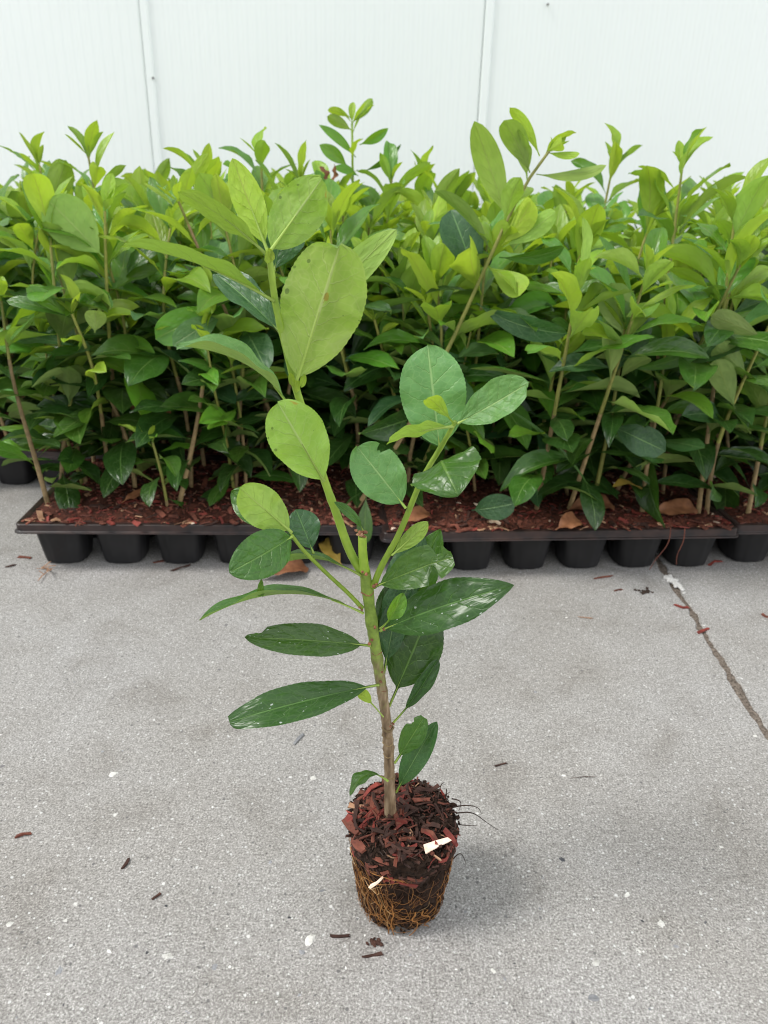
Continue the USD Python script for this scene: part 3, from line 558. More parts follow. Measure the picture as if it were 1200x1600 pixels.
front_plant('laurel with a green stem and bright top rosette, second stem from the left', (172, 760), (112, 490), yb - 0.01, 11, 2, [(160, 660), (140, 560)], start=0.25,
    hand=[hand_leaf((112, 497), (40, 450), yb, yb - .02, 13, 20, 'leaf_fresh', fold=10), hand_leaf((112, 497), (10, 470), yb, yb - .01, 12, 30, 'leaf_mature', fold=10), hand_leaf((148, 520), (150, 485), yb - .02, yb - .02, 17, 180, 'leaf_fresh')], big=0.090)
front_plant('laurel with broad dark green upper leaf rising above the left of the front tray', (176, 745), (164, 330), yb + 0.05, 14, 3, [(178, 640), (168, 480)], start=0.3, hand=[hand_leaf((162, 402), (72, 310), yb + .05, yb + .05, 38, 175, 'leaf_fresh', fold=8)], big=0.105)
front_plant('laurel with a bare brown stem left of the middle of the left front tray', (280, 788), (330, 470), yb + 0.03, 9, 4, [(300, 700), (316, 610)], start=0.5, split=0.62, big=0.096)
front_plant('laurel with long tan stem slanting up to the left, yellow bud on top', (458, 745), (279, 315), yb + 0.06, 14, 5, [(420, 640), (350, 480)], start=0.3, split=0.9, hand=[hand_leaf((345, 478), (243, 530), yb + .03, yb, 26, 5, 'leaf_fresh', fold=14), hand_leaf((350, 490), (270, 540), yb + .02, yb - .02, 20, 5, 'leaf_light_green', fold=10), hand_leaf((279, 310), (326, 240), yb + .06, yb + .06, 11, 180, 'leaf_young')], big=0.099)
front_plant('short sprig laurel in the middle of the left front tray', (262, 795), (238, 690), yb - 0.01, 6, 6, [(252, 740)], start=0.4, big=0.078, r0=0.0026, split=0.1)
front_plant('slim laurel behind the left branch of the bare-root plant', (385, 770), (360, 560), yb + 0.03, 10, 7, [(380, 690)], start=0.3, big=0.099, r0=0.003)
front_plant('tall laurel leaning far right on a yellow-green stem, pale undersides, topping the others', (556, 795), (858, 236), yb + 0.02, 9, 8, [(640, 662), (735, 470), (794, 341), (829, 276)], start=0.12, split=0.35, big=0.090, size=0.8, hand=[
    hand_leaf((792, 343), (741, 189), yb + .03, yb, 23, 178, 'leaf_fresh', fold=14, p1=.8, p2=.75), hand_leaf((828, 270), (787, 188), yb + .02, yb, 20, 165, 'leaf_fresh', fold=10), hand_leaf((843, 244), (796, 168), yb + .02, yb + .02, 11, 150, 'leaf_young', fold=10),
    hand_leaf((768, 396), (678, 298), yb + .03, yb, 16, 130, 'leaf_mature', fold=20), hand_leaf((745, 445), (704, 328), yb + .05, yb + .07, 34, 10, 'leaf_blue_green', fold=20), hand_leaf((783, 384), (830, 311), yb + .02, yb - .01, 22, 150, 'leaf_young', fold=22), hand_leaf((786, 386), (868, 330), yb + .02, yb - .02, 17, 160, 'leaf_fresh', fold=12),
    hand_leaf((760, 414), (822, 452), yb + .02, yb - .03, 20, 170, 'leaf_young', fold=8, bend=.2), hand_leaf((780, 402), (882, 386), yb + .03, yb + .02, 15, 40, 'leaf_mature', fold=16), hand_leaf((744, 473), (887, 521), yb + .02, yb - .02, 20, 25, 'leaf_blue_green', fold=12, bend=.16), hand_leaf((838, 272), (948, 258), yb + .02, yb + .01, 12, 140, 'leaf_fresh', bend=.1),
    hand_leaf((853, 240), (884, 208), yb + .02, yb + .02, 7, 150, 'leaf_young'), hand_leaf((855, 238), (906, 240), yb + .02, yb + .01, 7, 150, 'leaf_young'), hand_leaf((855, 236), (878, 222), yb + .02, yb - .02, 11, 170, 'leaf_young')])
front_plant('laurel with dark low leaves at the left half of the right front tray', (838, 770), (872, 545), yb + 0.03, 13, 9, [(845, 690), (858, 620)], start=0.2, big=0.102, split=0.5)
front_plant('laurel with a straight green stem and one pale leaf, right front tray', (924, 795), (976, 515), yb, 8, 10, [(945, 700), (962, 610)], start=0.22, big=0.102, split=0.12, hand=[hand_leaf((974, 528), (955, 442), yb, yb + .01, 27, 178, 'leaf_mature', fold=8, p2=.6), hand_leaf((978, 577), (1112, 537), yb, yb - .04, 13, 35, 'leaf_mature', fold=14), hand_leaf((955, 665), (1040, 705), yb, yb - .05, 24, 0, 'leaf_blue_green', fold=8, bend=.12), hand_leaf((930, 780), (795, 640), yb + .0, yb + .0, 4, 40, 'leaf_mature')])
front_plant('laurel with a bare tan stem between two green ones, right front tray', (1003, 805), (1042, 520), yb + 0.03, 10, 11, [(1012, 720), (1030, 620)], start=0.35, big=0.102, split=0.55)
front_plant('laurel with thick tan-green stem at the right end of the right front tray', (1104, 803), (1206, 500), yb - 0.01, 7, 12, [(1120, 700), (1150, 620)], start=0.3, big=0.105, split=0.4, hand=[hand_leaf((1149, 640), (1118, 562), yb - .02, yb - .03, 20, 178, 'leaf_mature', fold=8), hand_leaf((1196, 530), (1112, 492), yb - .03, yb - .05, 17, 175, 'leaf_mature', fold=10), hand_leaf((1170, 590), (1120, 540), yb - .02, yb - .03, 20, 178, 'leaf_mature')])
front_plant('laurel at the right edge beyond the tray end with a slanting stem', (1168, 806), (1215, 560), yb + 0.04, 10, 13, [(1190, 690)], start=0.25, big=0.102)
front_plant('short laurel sprig with a broad dark leaf lying over the right tray\'s rim', (742, 768), (722, 640), yb + 0.02, 7, 14, [(735, 700)], start=0.35, big=0.090, r0=0.0028, hand=[hand_leaf((737, 797), (806, 786), yb - .02, yb - .05, 21, 10, 'leaf_blue_green', fold=6, p1=.8, p2=.6)])
front_plant('young laurel behind the bare-root plant\'s right branch', (640, 745), (585, 500), yb + 0.06, 13, 15, [(625, 660)], start=0.2, big=0.066, hand=[hand_leaf((572, 775), (570, 850), yb - .02, yb - .05, 13, 5, 'leaf_mature')])
front_plant('laurel crowded behind the first two stems at the left', (95, 770), (118, 590), yb + 0.05, 12, 16, [(100, 690)], start=0.2, big=0.093)
front_plant('laurel with yellow-green tip in front of the right panel joint', (700, 760), (668, 480), yb + 0.07, 14, 17, [(690, 650)], start=0.2)
front_plant('tall laurel whose narrow top stands against the white wall', (on_y(560, 300, 1.5)[0], 1.5, TH), (550, 192), 1.50, 7, 18, start=0.05, size=0.75, hand=[
    hand_leaf((550, 192), (582, 154), 1.5, 1.5, 8, 170, 'leaf_fresh'), hand_leaf((548, 184), (512, 172), 1.5, 1.5, 7, 150, 'leaf_young'), hand_leaf((550, 204), (511, 182), 1.5, 1.5, 9, 170, 'leaf_fresh'), hand_leaf((556, 246), (498, 195), 1.5, 1.5, 8, 20, 'leaf_fresh', p2=.95, bend=.12), hand_leaf((544, 260), (499, 226), 1.5, 1.5, 11, 10, 'leaf_fresh', p2=.95, bend=.12), hand_leaf((562, 226), (607, 200), 1.5, 1.5, 8.5, 20, 'leaf_fresh', p2=.95, bend=.12), hand_leaf((567, 268), (627, 225), 1.5, 1.5, 7, 40, 'leaf_mature', p2=.9), hand_leaf((560, 275), (520, 262), 1.5, 1.48, 8, 30, 'leaf_fresh', p2=.9), hand_leaf((512, 292), (500, 260), 1.47, 1.46, 8, 60, 'dead_leaf', wave=.3), hand_leaf((514, 292), (522, 256), 1.46, 1.45, 7, 120, 'dead_leaf', wave=.3)], stem='green_stem')

for k, (px, py, y, sd, lab) in enumerate(((62, 222, 1.45, 31, 'yellow-tipped laurel shoot topping the row near the left edge'), (138, 208, 1.36, 32, 'tallest bright laurel top left of the left wall joint'), (322, 246, 1.28, 33, 'upright laurel top just right of the left wall joint'),
        (408, 212, 1.42, 34, 'bright laurel top against the wall above the bare-root plant\'s highest leaves'), (612, 244, 1.44, 41, 'bright laurel top just right of the lone tall sprig'), (470, 252, 1.40, 42, 'laurel top left of the lone tall sprig with upright leaves'), (656, 252, 1.62, 35, 'thin pale laurel tip left of the right wall joint'), (958, 220, 1.52, 36, 'far laurel tip against the wall right of the leaning stem'), (1066, 226, 1.26, 37, 'broad-leaved bright laurel top at the right against the wall'), (1150, 292, 1.10, 38, 'laurel top with toothed bright leaves at the right edge'), (905, 400, 1.02, 39, 'laurel with a fresh bright rosette at mid height on the right'), (1010, 395, 1.02, 40, 'laurel with pointed yellow-green rosette right of the pale leaf'))):
    b = on_y(px, py, y); r = np.random.default_rng(sd)
    front_plant(lab, (b[0] + r.normal(0, .03), max(y - .01, yb + .03), TH + .001), (px, py + 36), y, 15, sd, big=0.115, start=0.3)

# ------------------------------------------------------------------ the bare-root plant in front
g0 = on_z(625, 1402); YH = g0[1]                                  # middle of the plug on the ground
top_z = 0.091
hero = thing('laurel_plant', 'young laurel plant with a bare root ball standing alone on the concrete', 'plant', g0)
# root ball
rng = np.random.default_rng(5)
nA, nZ = 150, 60
ang = np.linspace(0, 2 * np.pi, nA, endpoint=False); V = []
for i in range(nZ):
    f = i / (nZ - 1); r = 0.0330 + 0.0102 * f ** 0.8
    p = np.stack([np.cos(ang) * 3, np.sin(ang) * 3, np.full(nA, f * 6)], 1)
    rr = r + 0.010 * (meshkit.fbm(p * 1.2, 3, 5) - 0.5) + 0.0055 * (meshkit.fbm(p * 7, 3, 9) - 0.5)
    for gpos in (-1.62, -0.95, -2.5, 0.2, 1.5, 2.6): rr -= 0.0026 * np.exp(-((np.angle(np.exp(1j * (ang - gpos)))) / 0.075) ** 2) * (1 - 0.6 * f)
    rr -= 0.004 * max(0, 1 - f / 0.06)
    zz = top_z * f + 0.003 * (meshkit.noise(p * 2, 3) - 0.5) * (1 - f) + (0.008 * np.exp(-((np.angle(np.exp(1j * (ang + 1.55)))) / 0.14) ** 2) * max(0, 1 - f / 0.1))
    V.append(np.c_[rr * np.cos(ang), rr * np.sin(ang), np.maximum(zz, 0.0005)])
rim_r = np.linalg.norm(V[-1][:, :2], axis=1)
for f in np.linspace(0.97, 0.03, 26):
    p = np.c_[V[-1][:0], np.zeros((0, 0))] if False else np.stack([rim_r * f * np.cos(ang), rim_r * f * np.sin(ang), np.zeros(nA)], 1) if False else np.stack([rim_r[:] * f * np.cos(ang), rim_r[:] * f * np.sin(ang), np.zeros(nA)], 1)
    base_r = 0.045
    q_ = np.stack([base_r * f * np.cos(ang) * 90, base_r * f * np.sin(ang) * 90, np.zeros(nA)], 1)
    rad_ = (rim_r * f)
    z = top_z - 0.001 + 0.004 * (1 - f ** 6) + 0.007 * (meshkit.fbm(q_, 3, 31) - 0.5) + 0.005 * (meshkit.fbm(q_ * 4, 3, 33) - 0.5)
    V.append(np.c_[rad_ * np.cos(ang), rad_ * np.sin(ang), z])
v, f = loft([np.asarray(a, float) for a in V], True)
ball = obj('root_ball', (v, f), 'soil', hero, smooth=True)
def side_r(fz): return 0.0333 + 0.0102 * fz ** 0.8
def side_pt(a, fz, off=0.0): r = side_r(fz) + off; return np.array([r * math.cos(a), r * math.sin(a), fz * top_z])
for k in range(270):                                             # roots wound over the side of the ball
    a = rng.normal(-2.10, 0.34) if rng.random() < 0.66 else rng.uniform(-3.0, 0.1); fz = rng.uniform(0.05, 0.72); pts = []
    da, dz = rng.normal(0, 0.08), rng.normal(-0.055, 0.06)
    for s in range(int(rng.integers(5, 11))):
        pts.append(side_pt(a, float(np.clip(fz, 0.02, 0.8)), 0.0012 + rng.uniform(-0.0006, 0.0014))); a += da; fz += dz; da += rng.normal(0, 0.06); dz += rng.normal(0, 0.035)
        if fz < 0.02: break
    if len(pts) < 4 or (abs(math.atan2(pts[2][1], pts[2][0]) + 1.52) < 0.13 and pts[2][2] < 0.055): continue
    r = rng.choice([0.00013, 0.00022, 0.00038], p=[.5, .38, .12])
    obj('root', tube(spline(pts, 3 * len(pts)), r * np.linspace(1.1, 0.6, 3 * len(pts)), 5), rng.choice(['root_orange', 'root_brown', 'root_pale'], p=[.42, .46, .12]), ball, smooth=True)
for a, f0, f1 in ((-2.62, 0.70, 0.1), (-2.5, 0.66, 0.2), (-2.1, 0.6, 0.02), (-1.92, 0.5, 0.01), (-1.75, 0.45, 0.0), (-1.3, 0.35, 0.0), (-1.12, 0.33, 0.01), (-2.3, 0.45, 0.03)):
    pts = []; aa = a
    for s in np.linspace(0, 1, 8): pts.append(side_pt(aa, f0 + (f1 - f0) * s, 0.0016 + rng.uniform(0, 0.0012))); aa += rng.normal(0, 0.05)
    obj('root', tube(spline(pts, 26), np.linspace(0.00065, 0.00032, 26), 6), 'root_orange', ball, smooth=True)
for pxs in ([(708, 1262), (722, 1255), (748, 1262), (752, 1270)], [(712, 1268), (735, 1273), (760, 1292), (780, 1302)], [(706, 1282), (728, 1288), (746, 1293)], [(706, 1247), (720, 1255), (716, 1262)], [(684, 1240), (690, 1228), (694, 1220)], [(697, 1250), (698, 1238), (697, 1230)], [(708, 1338), (722, 1342), (728, 1349)], [(640, 1226), (655, 1222), (668, 1230)]):
    pts = [on_y(x, y, YH + 0.008) - g0 for x, y in pxs]
    pts = [p + [0, rng.normal(0, .003), 0] for p in pts]
    obj('root', tube(spline(pts, 18), np.linspace(0.0006, 0.0002, 18), 5), 'root_dark', ball, smooth=True)
def top_at(x, y): return top_z + 0.0035 * (1 - min(1, math.hypot(x, y) / 0.045) ** 4)
for k in range(285):                                             # mulch on top, thin on the right where the dark peat shows
    a, r = rng.uniform(0, 6.28), 0.0425 * math.sqrt(rng.random())
    x, y = r * math.cos(a), r * math.sin(a)
    if x > 0.006 and y > -0.022 and rng.random() < 0.84: continue
    L_ = rng.uniform(0.007, 0.019); d = np.array([math.cos(b_ := rng.uniform(0, 6.28)), math.sin(b_), rng.normal(-0.25 * (r > 0.036), 0.3)])
    c = (x, y, top_at(x, y) + rng.uniform(0.000, 0.005) - (0.004 if r > 0.04 else 0))
    obj('wood_chip', chip_mesh(c, L_, L_ * rng.uniform(0.09, 0.27), rng.uniform(0.0009, 0.0024), d, (rng.normal(0, .7), rng.normal(0, .7), 1), rng), rng.choice(CHIP_M, p=[.20, .30, .47, .03, 0.0]), ball)
for k in range(46):                                              # chips caught round the shoulder of the ball
    a = rng.uniform(-3.1, 0.0); fz = rng.uniform(0.72, 1.0); c = side_pt(a, fz, 0.0005); tdir = np.array([-math.sin(a), math.cos(a), rng.normal(0, 1.0)])
    obj('wood_chip', chip_mesh(c, rng.uniform(0.005, 0.014), rng.uniform(0.0014, 0.0035), 0.0014, tdir, (math.cos(a), math.sin(a), 0.4), rng), rng.choice(CHIP_M, p=[.25, .35, .38, .02, 0.0]), ball)
cr = []
for k in range(420):                                             # crumbs of peat
    a, r = rng.uniform(0, 6.28), 0.045 * math.sqrt(rng.random()); x, y = r * math.cos(a), r * math.sin(a)
    cr.append(pebble(np.array([x, y, top_at(x, y) + 0.0005]), rng.uniform(0.0008, 0.0024), rng, 0.8))
for k in range(300):
    a, fz = rng.uniform(-3.6, 0.5), rng.uniform(0.02, 1.0); cr.append(pebble(side_pt(a, fz, 0.0), rng.uniform(0.0006, 0.0017), rng, 0.8))
tag(obj('peat_crumbs', join(cr), 'soil', ball), kind='stuff')
for mt, num in (('chip_brown', 260), ('chip_rust', 150), ('chip_tan', 26), ('root_dark', 160)):   # fibres and fines between the chips
    fb = []
    for k in range(num):
        a, r = rng.uniform(0, 6.28), 0.0438 * math.sqrt(rng.random()); x, y = r * math.cos(a), r * math.sin(a); L_ = rng.uniform(0.0015, 0.008); b_ = rng.uniform(0, 6.28)
        drop = 0.0 if r < 0.042 else rng.uniform(0, 0.022)
        fb.append(chip_mesh((x, y, top_at(x, y) + rng.uniform(0, 0.0035) - drop), L_, rng.uniform(0.0004, 0.0014), rng.uniform(0.0003, 0.0009), (math.cos(b_), math.sin(b_), rng.normal(0, .5)), (rng.normal(), rng.normal(), 1), rng))
    tag(obj('fibres', join(fb), mt, ball), kind='stuff')
def px_chip(p0, p1, w, m, lift=0.004, y=None, label=None, parent=ball):
    A, B = on_z(*p0, top_z + lift), on_z(*p1, top_z + lift); c = (A + B) / 2 - g0
    return obj('wood_chip', chip_mesh(c, np.linalg.norm(B - A), w, 0.0028, B - A, (0, -.5, 1), rng, 0.15), m, parent, label=label)
px_chip((664, 1327), (703, 1311), 0.0058, 'chip_pale', 0.0085, label='pale cream wood chip')
px_chip((694, 1296), (714, 1320), 0.0045, 'chip_red', 0.007, label='bright red wood chip')
px_chip((545, 1258), (566, 1264), 0.0055, 'chip_tan', 0.004)
px_chip((538, 1280), (558, 1302), 0.0060, 'chip_rust', 0.003)
px_chip((552, 1312), (570, 1330), 0.0085, 'chip_rust', 0.0)
px_chip((541, 1276), (552, 1284), 0.0065, 'chip_red', 0.004)
px_chip((586, 1240), (583, 1262), 0.0040, 'chip_red', 0.004)
px_chip((588, 1247), (602, 1246), 0.0050, 'chip_red', 0.005)
px_chip((655, 1322), (690, 1345), 0.0013, 'chip_tan', 0.004)
px_chip((601, 1320), (628, 1341), 0.0026, 'chip_brown', 0.002)
for p0, p1, m in (((578, 1386), (597, 1372), 'chip_pale'), ((625, 1380), (652, 1385), 'chip_red')):
    A, B = on_y(*p0, YH - 0.044) - g0, on_y(*p1, YH - 0.044) - g0
    obj('wood_chip', chip_mesh((A + B) / 2, np.linalg.norm(B - A), 0.0020, 0.0016, B - A, (0, -1, .2), rng, 0.15), m, ball)

# stems
def hp(x, y, dy=0.0): return on_y(x, y, YH + dy) - g0
def stem_part(name, pxs, radii, n, m, sides=14, bumps=(), parent=hero, rough=0.02):
    pts = spline([hp(*p) for p in pxs], n)
    t = np.linspace(0, 1, n); rad = np.interp(t, np.linspace(0, 1, len(radii)), radii)
    for c, a, w in bumps: rad = rad * (1 + a * np.exp(-((t - c) / w) ** 2))
    obj(name, tube(pts, rad, sides, True, rough, 3), m, parent, smooth=True); return pts
MP = 0.00039
stem_part('trunk', [(611, 1290), (609, 1240), (606, 1150), (597, 1080), (588, 1020), (579, 960), (572, 905), (569, 885)], [r * MP for r in (13.5, 11, 10, 9.5, 9.8, 10.5, 10, 9)], 90, 'trunk_bark', 18,
    [(0.335, 0.26, 0.010), (0.37, 0.16, 0.007), (0.405, 0.12, 0.006), (0.47, 0.08, 0.008), (0.56, 0.12, 0.012), (0.68, 0.14, 0.014), (0.82, 0.16, 0.018), (0.93, 0.18, 0.03), (0.26, 0.09, 0.006), (0.20, 0.10, 0.006), (0.13, 0.06, 0.006), (0.03, 0.12, 0.05)], rough=0.025)
stem_part('branch', [(566, 895), (552, 872), (530, 815), (507, 750), (486, 680), (465, 615), (446, 540), (430, 470), (422, 410), (419, 388)], [r * MP for r in (8, 7.8, 7.2, 6.6, 6.3, 6.2, 6, 5.8, 5.2, 4.2)], 80, 'green_stem', 12, [(0.27, .12, .008), (0.53, .14, .01), (0.80, .16, .012), (0.93, .16, .015)])
stem_part('branch', [(583, 917, -.002), (596, 885, -.004), (618, 845, -.006), (640, 795, -.008), (664, 740, -.010), (688, 700, -.012), (712, 658, -.014)], [r * MP for r in (6.2, 5.6, 5.2, 5, 4.6, 4.3, 3.4)], 60, 'green_stem', 12, [(0.25, .1, .012), (0.62, .12, .012), (0.85, .14, .015)])
stem_part('branch', [(566, 950, -.004), (545, 928, -.007), (518, 903, -.012), (492, 878, -.016), (470, 855, -.02), (456, 836, -.022)], [r * MP for r in (4.2, 3.6, 3.4, 3.4, 3.3, 2.6)], 50, 'green_stem', 10, [(0.35, .12, .012), (0.75, .15, .015)])
stem_part('cut_stub', [(570, 893, -.003), (567, 865, -.004), (566, 838, -.004)], [r * MP for r in (9, 7.6, 7.4)], 20, 'green_stem', 12)
for k in range(16):
    c = hp(566 + rng.normal(0, 4.5), 834 + rng.normal(0, 3), -.005 + rng.normal(0, .001))
    obj('scar', pebble(c, rng.uniform(.0007, .0015), rng, 0.9), rng.choice(['bud_brown', 'chip_tan']), hero)
for x, y in ((566, 893), (572, 897), (562, 949), (566, 953), (584, 916), (588, 913), (581, 1000), (586, 980), (577, 1006), (600, 983), (597, 1050), (610, 1135), (614, 1131), (595, 1065)):
    obj('bud', pebble(hp(x, y, -.006), rng.uniform(.0008, .0014), rng, 1.0), 'bud_brown', hero)
for x, y, r_, tt_ in ((606, 1137, 10.2, 1.5), (605, 1148, 9.7, .7), (606, 1160, 9.6, .9), (607, 1178, 9.6, .6), (609, 1212, 10, .7), (588, 1018, 9.8, .6), (574, 925, 10.6, .8), (597, 1076, 9.4, .5)):   # ring scars where leaves fell
    a = np.linspace(0, 2 * np.pi, 25); c = hp(x, y); pts = np.stack([c[0] + r_ * MP * 1.03 * np.cos(a), c[1] + r_ * MP * 1.03 * np.sin(a), c[2] + 0.0006 * np.sin(3 * a + x)], 1)
    obj('ring_scar', tube(pts, tt_ * 0.0006, 6, False), 'tan_stem' if y > 1100 else 'bud_brown', hero, smooth=True)
for x, y, dx in ((457, 590, -4), (471, 592, 5), (463, 600, 1), (425, 395, -5), (417, 398, 4)):
    g, uv = leaf_mesh(hp(x, y + 14, -.004), hp(x + dx, y - 8, -.006), (0, 1, .3), 0.0022, 8, 4, petiole=0.0, p1=.5, p2=.8, fold=20); obj('bract', g, 'leaf_young', hero, smooth=True, uv=uv)
# leaves
def HL(b, t, db, dt, w, roll=0, mat='leaf_mature', stalk=True, label=None, **op):
    B, T = on_y(*b, YH + db), on_y(*t, YH + dt); ax = unit(T - B); view = unit(CAM - (B + T) / 2); v = unit(view - (view @ ax) * ax); s = np.cross(ax, v); a = math.radians(roll)
    nrm = math.cos(a) * v + math.sin(a) * s; W = w * depth((B + T) / 2) / FPX
    o_ = dict(nu=48, nv=14, bend=0.06, fold=18, wave=0.085, curl=-0.12, serr=0.018, petiole=0.09, seed=int(rng.integers(1 << 30))); o_.update(op)
    o_['p2'] = o_.get('p2', .6) * 1.2; o_['twist'] = o_.get('twist', 0) + rng.normal(0, 9); o_['curl'] = o_['curl'] + rng.normal(0, 0.14)
    (V_, F_), uv = leaf_mesh(B - g0, T - g0, nrm, W, **o_)
    lf = obj('leaf', (V_, F_), mat, hero, smooth=True, uv=uv, label=label)
    k = o_['nv'] + 1; mid = V_.reshape(-1, k, 3)[:, k // 2]
    if stalk:
        n = max(5, int(o_['nu'] * (0.5 if roll > 90 or roll < -90 else o_['petiole'] + 0.12))); N_ = unit(nrm)
        rs = np.linspace(0.00105, 0.00022, n) * min(1.0, W / 0.012 + .25)
        obj('stalk', tube(mid[:n] - N_ * (rs * np.linspace(0.15, 1.0, n))[:, None], rs, 7), 'leaf_stalk', lf, smooth=True)
    return lf
# long upper branch
HL((428, 424), (444, 338), .012, .03, 42, 0, 'leaf_blue_green', fold=24, petiole=.05)
HL((442, 524), (336, 428), .003, .03, 32, 28, 'leaf_blue_green', fold=34, bend=.05)
HL((462, 520), (620, 358), .012, .02, 24, 172, 'leaf_fresh', fold=10, bend=-.10)
HL((418, 392), (363, 247), .002, .01, 26, 182, 'leaf_young', p1=.85, p2=.62, label='yellow-green new leaf, upright')
HL((421, 394), (503, 279), -.004, -.002, 44, 180, 'leaf_specked', p1=.66, p2=.5, fold=26, bend=.09, petiole=.06)
HL((417, 398), (278, 299), .0, -.02, 25, 128, 'leaf_fresh', fold=16, bend=.06)
HL((428, 470), (192, 383), -.002, -.045, 32, 99, 'leaf_fresh', fold=30, bend=.05, label='long narrow leaf seen edge-on, pointing left')
HL((464, 594), (531, 383), -.006, -.028, 72, 178, 'leaf_blotched', p1=.68, p2=.46, fold=24, bend=.07, petiole=.03, wave=.10, curl=-.35, label='largest leaf, pale underside with a small brown spot')
HL((452, 634), (276, 541), -.002, -.03, 40, 72, 'leaf_light_green', fold=30, bend=.13, twist=20, label='arched leaf pointing left, twisted')
HL((506, 752), (437, 634), -.008, -.032, 52, 180, 'leaf_specked', p1=.68, p2=.5, fold=28, curl=-.4, bend=.02, petiole=.03, tipcurl=-.06, wave=.06, label='broad pale leaf with a rolled tip')
# right-hand branch
HL((687, 700), (668, 539), -.006, .012, 53, 0, 'leaf_light_green', p1=.68, p2=.48, fold=15, bend=.04, petiole=.03, label='large rounded leaf at the top of the right branch')
HL((714, 662), (826, 598), -.014, -.02, 33, -14, 'leaf_light_green', p1=.7, p2=.42, fold=18, bend=-.05, notches=((-1, .93, .99, .6),), petiole=.05)
HL((709, 662), (667, 624), -.018, -.034, 14, 165, 'leaf_young', fold=14, bend=.22, petiole=.12, stalk=False)
HL((708, 666), (600, 694), -.014, -.035, 24, 118, 'leaf_fresh', fold=16, bend=.05, cut=.93)
HL((634, 794), (558, 698), -.010, .004, 40, 2, 'leaf_light_green', p1=.66, p2=.48, fold=14, wave=.11, petiole=.10, notches=((-1, .72, .84, .35),))
HL((690, 722), (716, 774), -.012, -.055, 60, 0, 'leaf_mature', p1=.8, p2=.65, fold=-14, bend=.22, curl=-.1, petiole=.03, stalk=False, label='glossy leaf drooping towards the viewer')
HL((612, 868), (669, 816), -.008, -.010, 14, 178, 'leaf_fresh', fold=14, petiole=.05)
HL((586, 917), (712, 868), -.004, -.02, 30, -12, 'leaf_mature', p1=.8, p2=.4, fold=12, cut=.97, sides=(1.05, 1.05), notches=((-1, .66, .80, .75), (1, .78, .90, .55), (1, .92, 1.0, .5)), label='leaf with a chewed ragged end')
HL((600, 992), (660, 832), .010, .02, 30, -10, 'leaf_blue_green', fold=14, petiole=.14)
HL((604, 990), (688, 826), .012, .022, 32, 6, 'leaf_mature', fold=16, petiole=.14, p1=.8, p2=.7)
HL((598, 985), (645, 905), .006, .008, 26, 4, 'leaf_blue_green', fold=10)
HL((594, 986), (804, 914), -.004, -.03, 40, -14, 'leaf_marked', p1=.85, p2=.74, fold=18, bend=.08, wave=.07, petiole=.07, label='large glossy dark leaf pointing right')
HL((602, 1040), (618, 905), .004, .014, 27, -4, 'leaf_old', fold=16, petiole=.2)
HL((608, 1104), (676, 945), .004, .012, 44, 2, 'leaf_old', p1=.75, p2=.6, fold=16, petiole=.22)
HL((600, 1052), (622, 935), .003, .006, 22, 0, 'leaf_blue_green', fold=14, petiole=.2)
HL((594, 982), (630, 926), -.008, -.016, 14, 20, 'leaf_fresh', fold=16, petiole=.4, bend=.15)
HL((614, 1130), (684, 1030), -.002, -.006, 17, 26, 'leaf_old', fold=42, petiole=.3, p1=.7, p2=.4)
HL((617, 1192), (664, 1118), -.003, -.006, 19, 4, 'leaf_mature', fold=12, petiole=.2, notches=((1, .75, .88, .35),), cut=.97)
HL((619, 1238), (683, 1127), .002, -.004, 19, -6, 'leaf_blue_green', fold=8, petiole=.12)
# left side
HL((456, 834), (362, 768), -.014, -.002, 29, 10, 'leaf_mature', fold=12)
HL((490, 865), (462, 796), -.012, -.004, 27, 6, 'leaf_blue_green', fold=10, petiole=.12)
HL((456, 832), (374, 762), -.020, -.028, 33, 180, 'leaf_fresh', p1=.74, p2=.52, fold=16, bend=.05, petiole=.06, label='pale yellow-green leaf at the left branchlet')
HL((564, 899), (388, 907), -.004, -.022, 32, 78, 'leaf_mature', fold=26, bend=.17, petiole=.16)
HL((457, 838), (358, 895), -.022, -.055, 37, -6, 'leaf_mature', p1=.68, p2=.55, fold=16, bend=.12, curl=-.08, petiole=.04, label='glossy rounded leaf at the left branchlet')
HL((409, 903), (408, 936), -.020, -.022, 6, 20, 'leaf_fresh', stalk=False, cut=.85, petiole=.02)
HL((568, 958), (312, 970), -.004, -.035, 30, 78, 'leaf_mature', fold=24, bend=.14, petiole=.10, label='long arched leaf pointing left')
HL((579, 1009), (382, 996), -.004, -.03, 27, 14, 'leaf_marked', p1=.7, p2=.6, fold=16, bend=.04, notches=((-1, .84, .99, .45),), label='dark leaf with white water marks, its end nibbled')
HL((592, 1070), (352, 1130), -.004, -.04, 30, 16, 'leaf_marked', p1=.72, p2=.5, fold=16, bend=.05, cut=.975, notches=((1, .96, 1.0, .6),), label='lowest long leaf on the left, white water marks')
HL((599, 1120), (560, 1078), -.006, -.010, 9, 170, 'leaf_young', fold=10, petiole=.45)
HL((606, 1220), (546, 1243), -.006, -.020, 19, 62, 'leaf_mature', fold=22, bend=.34, petiole=.15)
HL((568, 830), (522, 784), -.004, -.010, 9, 30, 'leaf_mature', fold=20, bend=.14, petiole=.1)

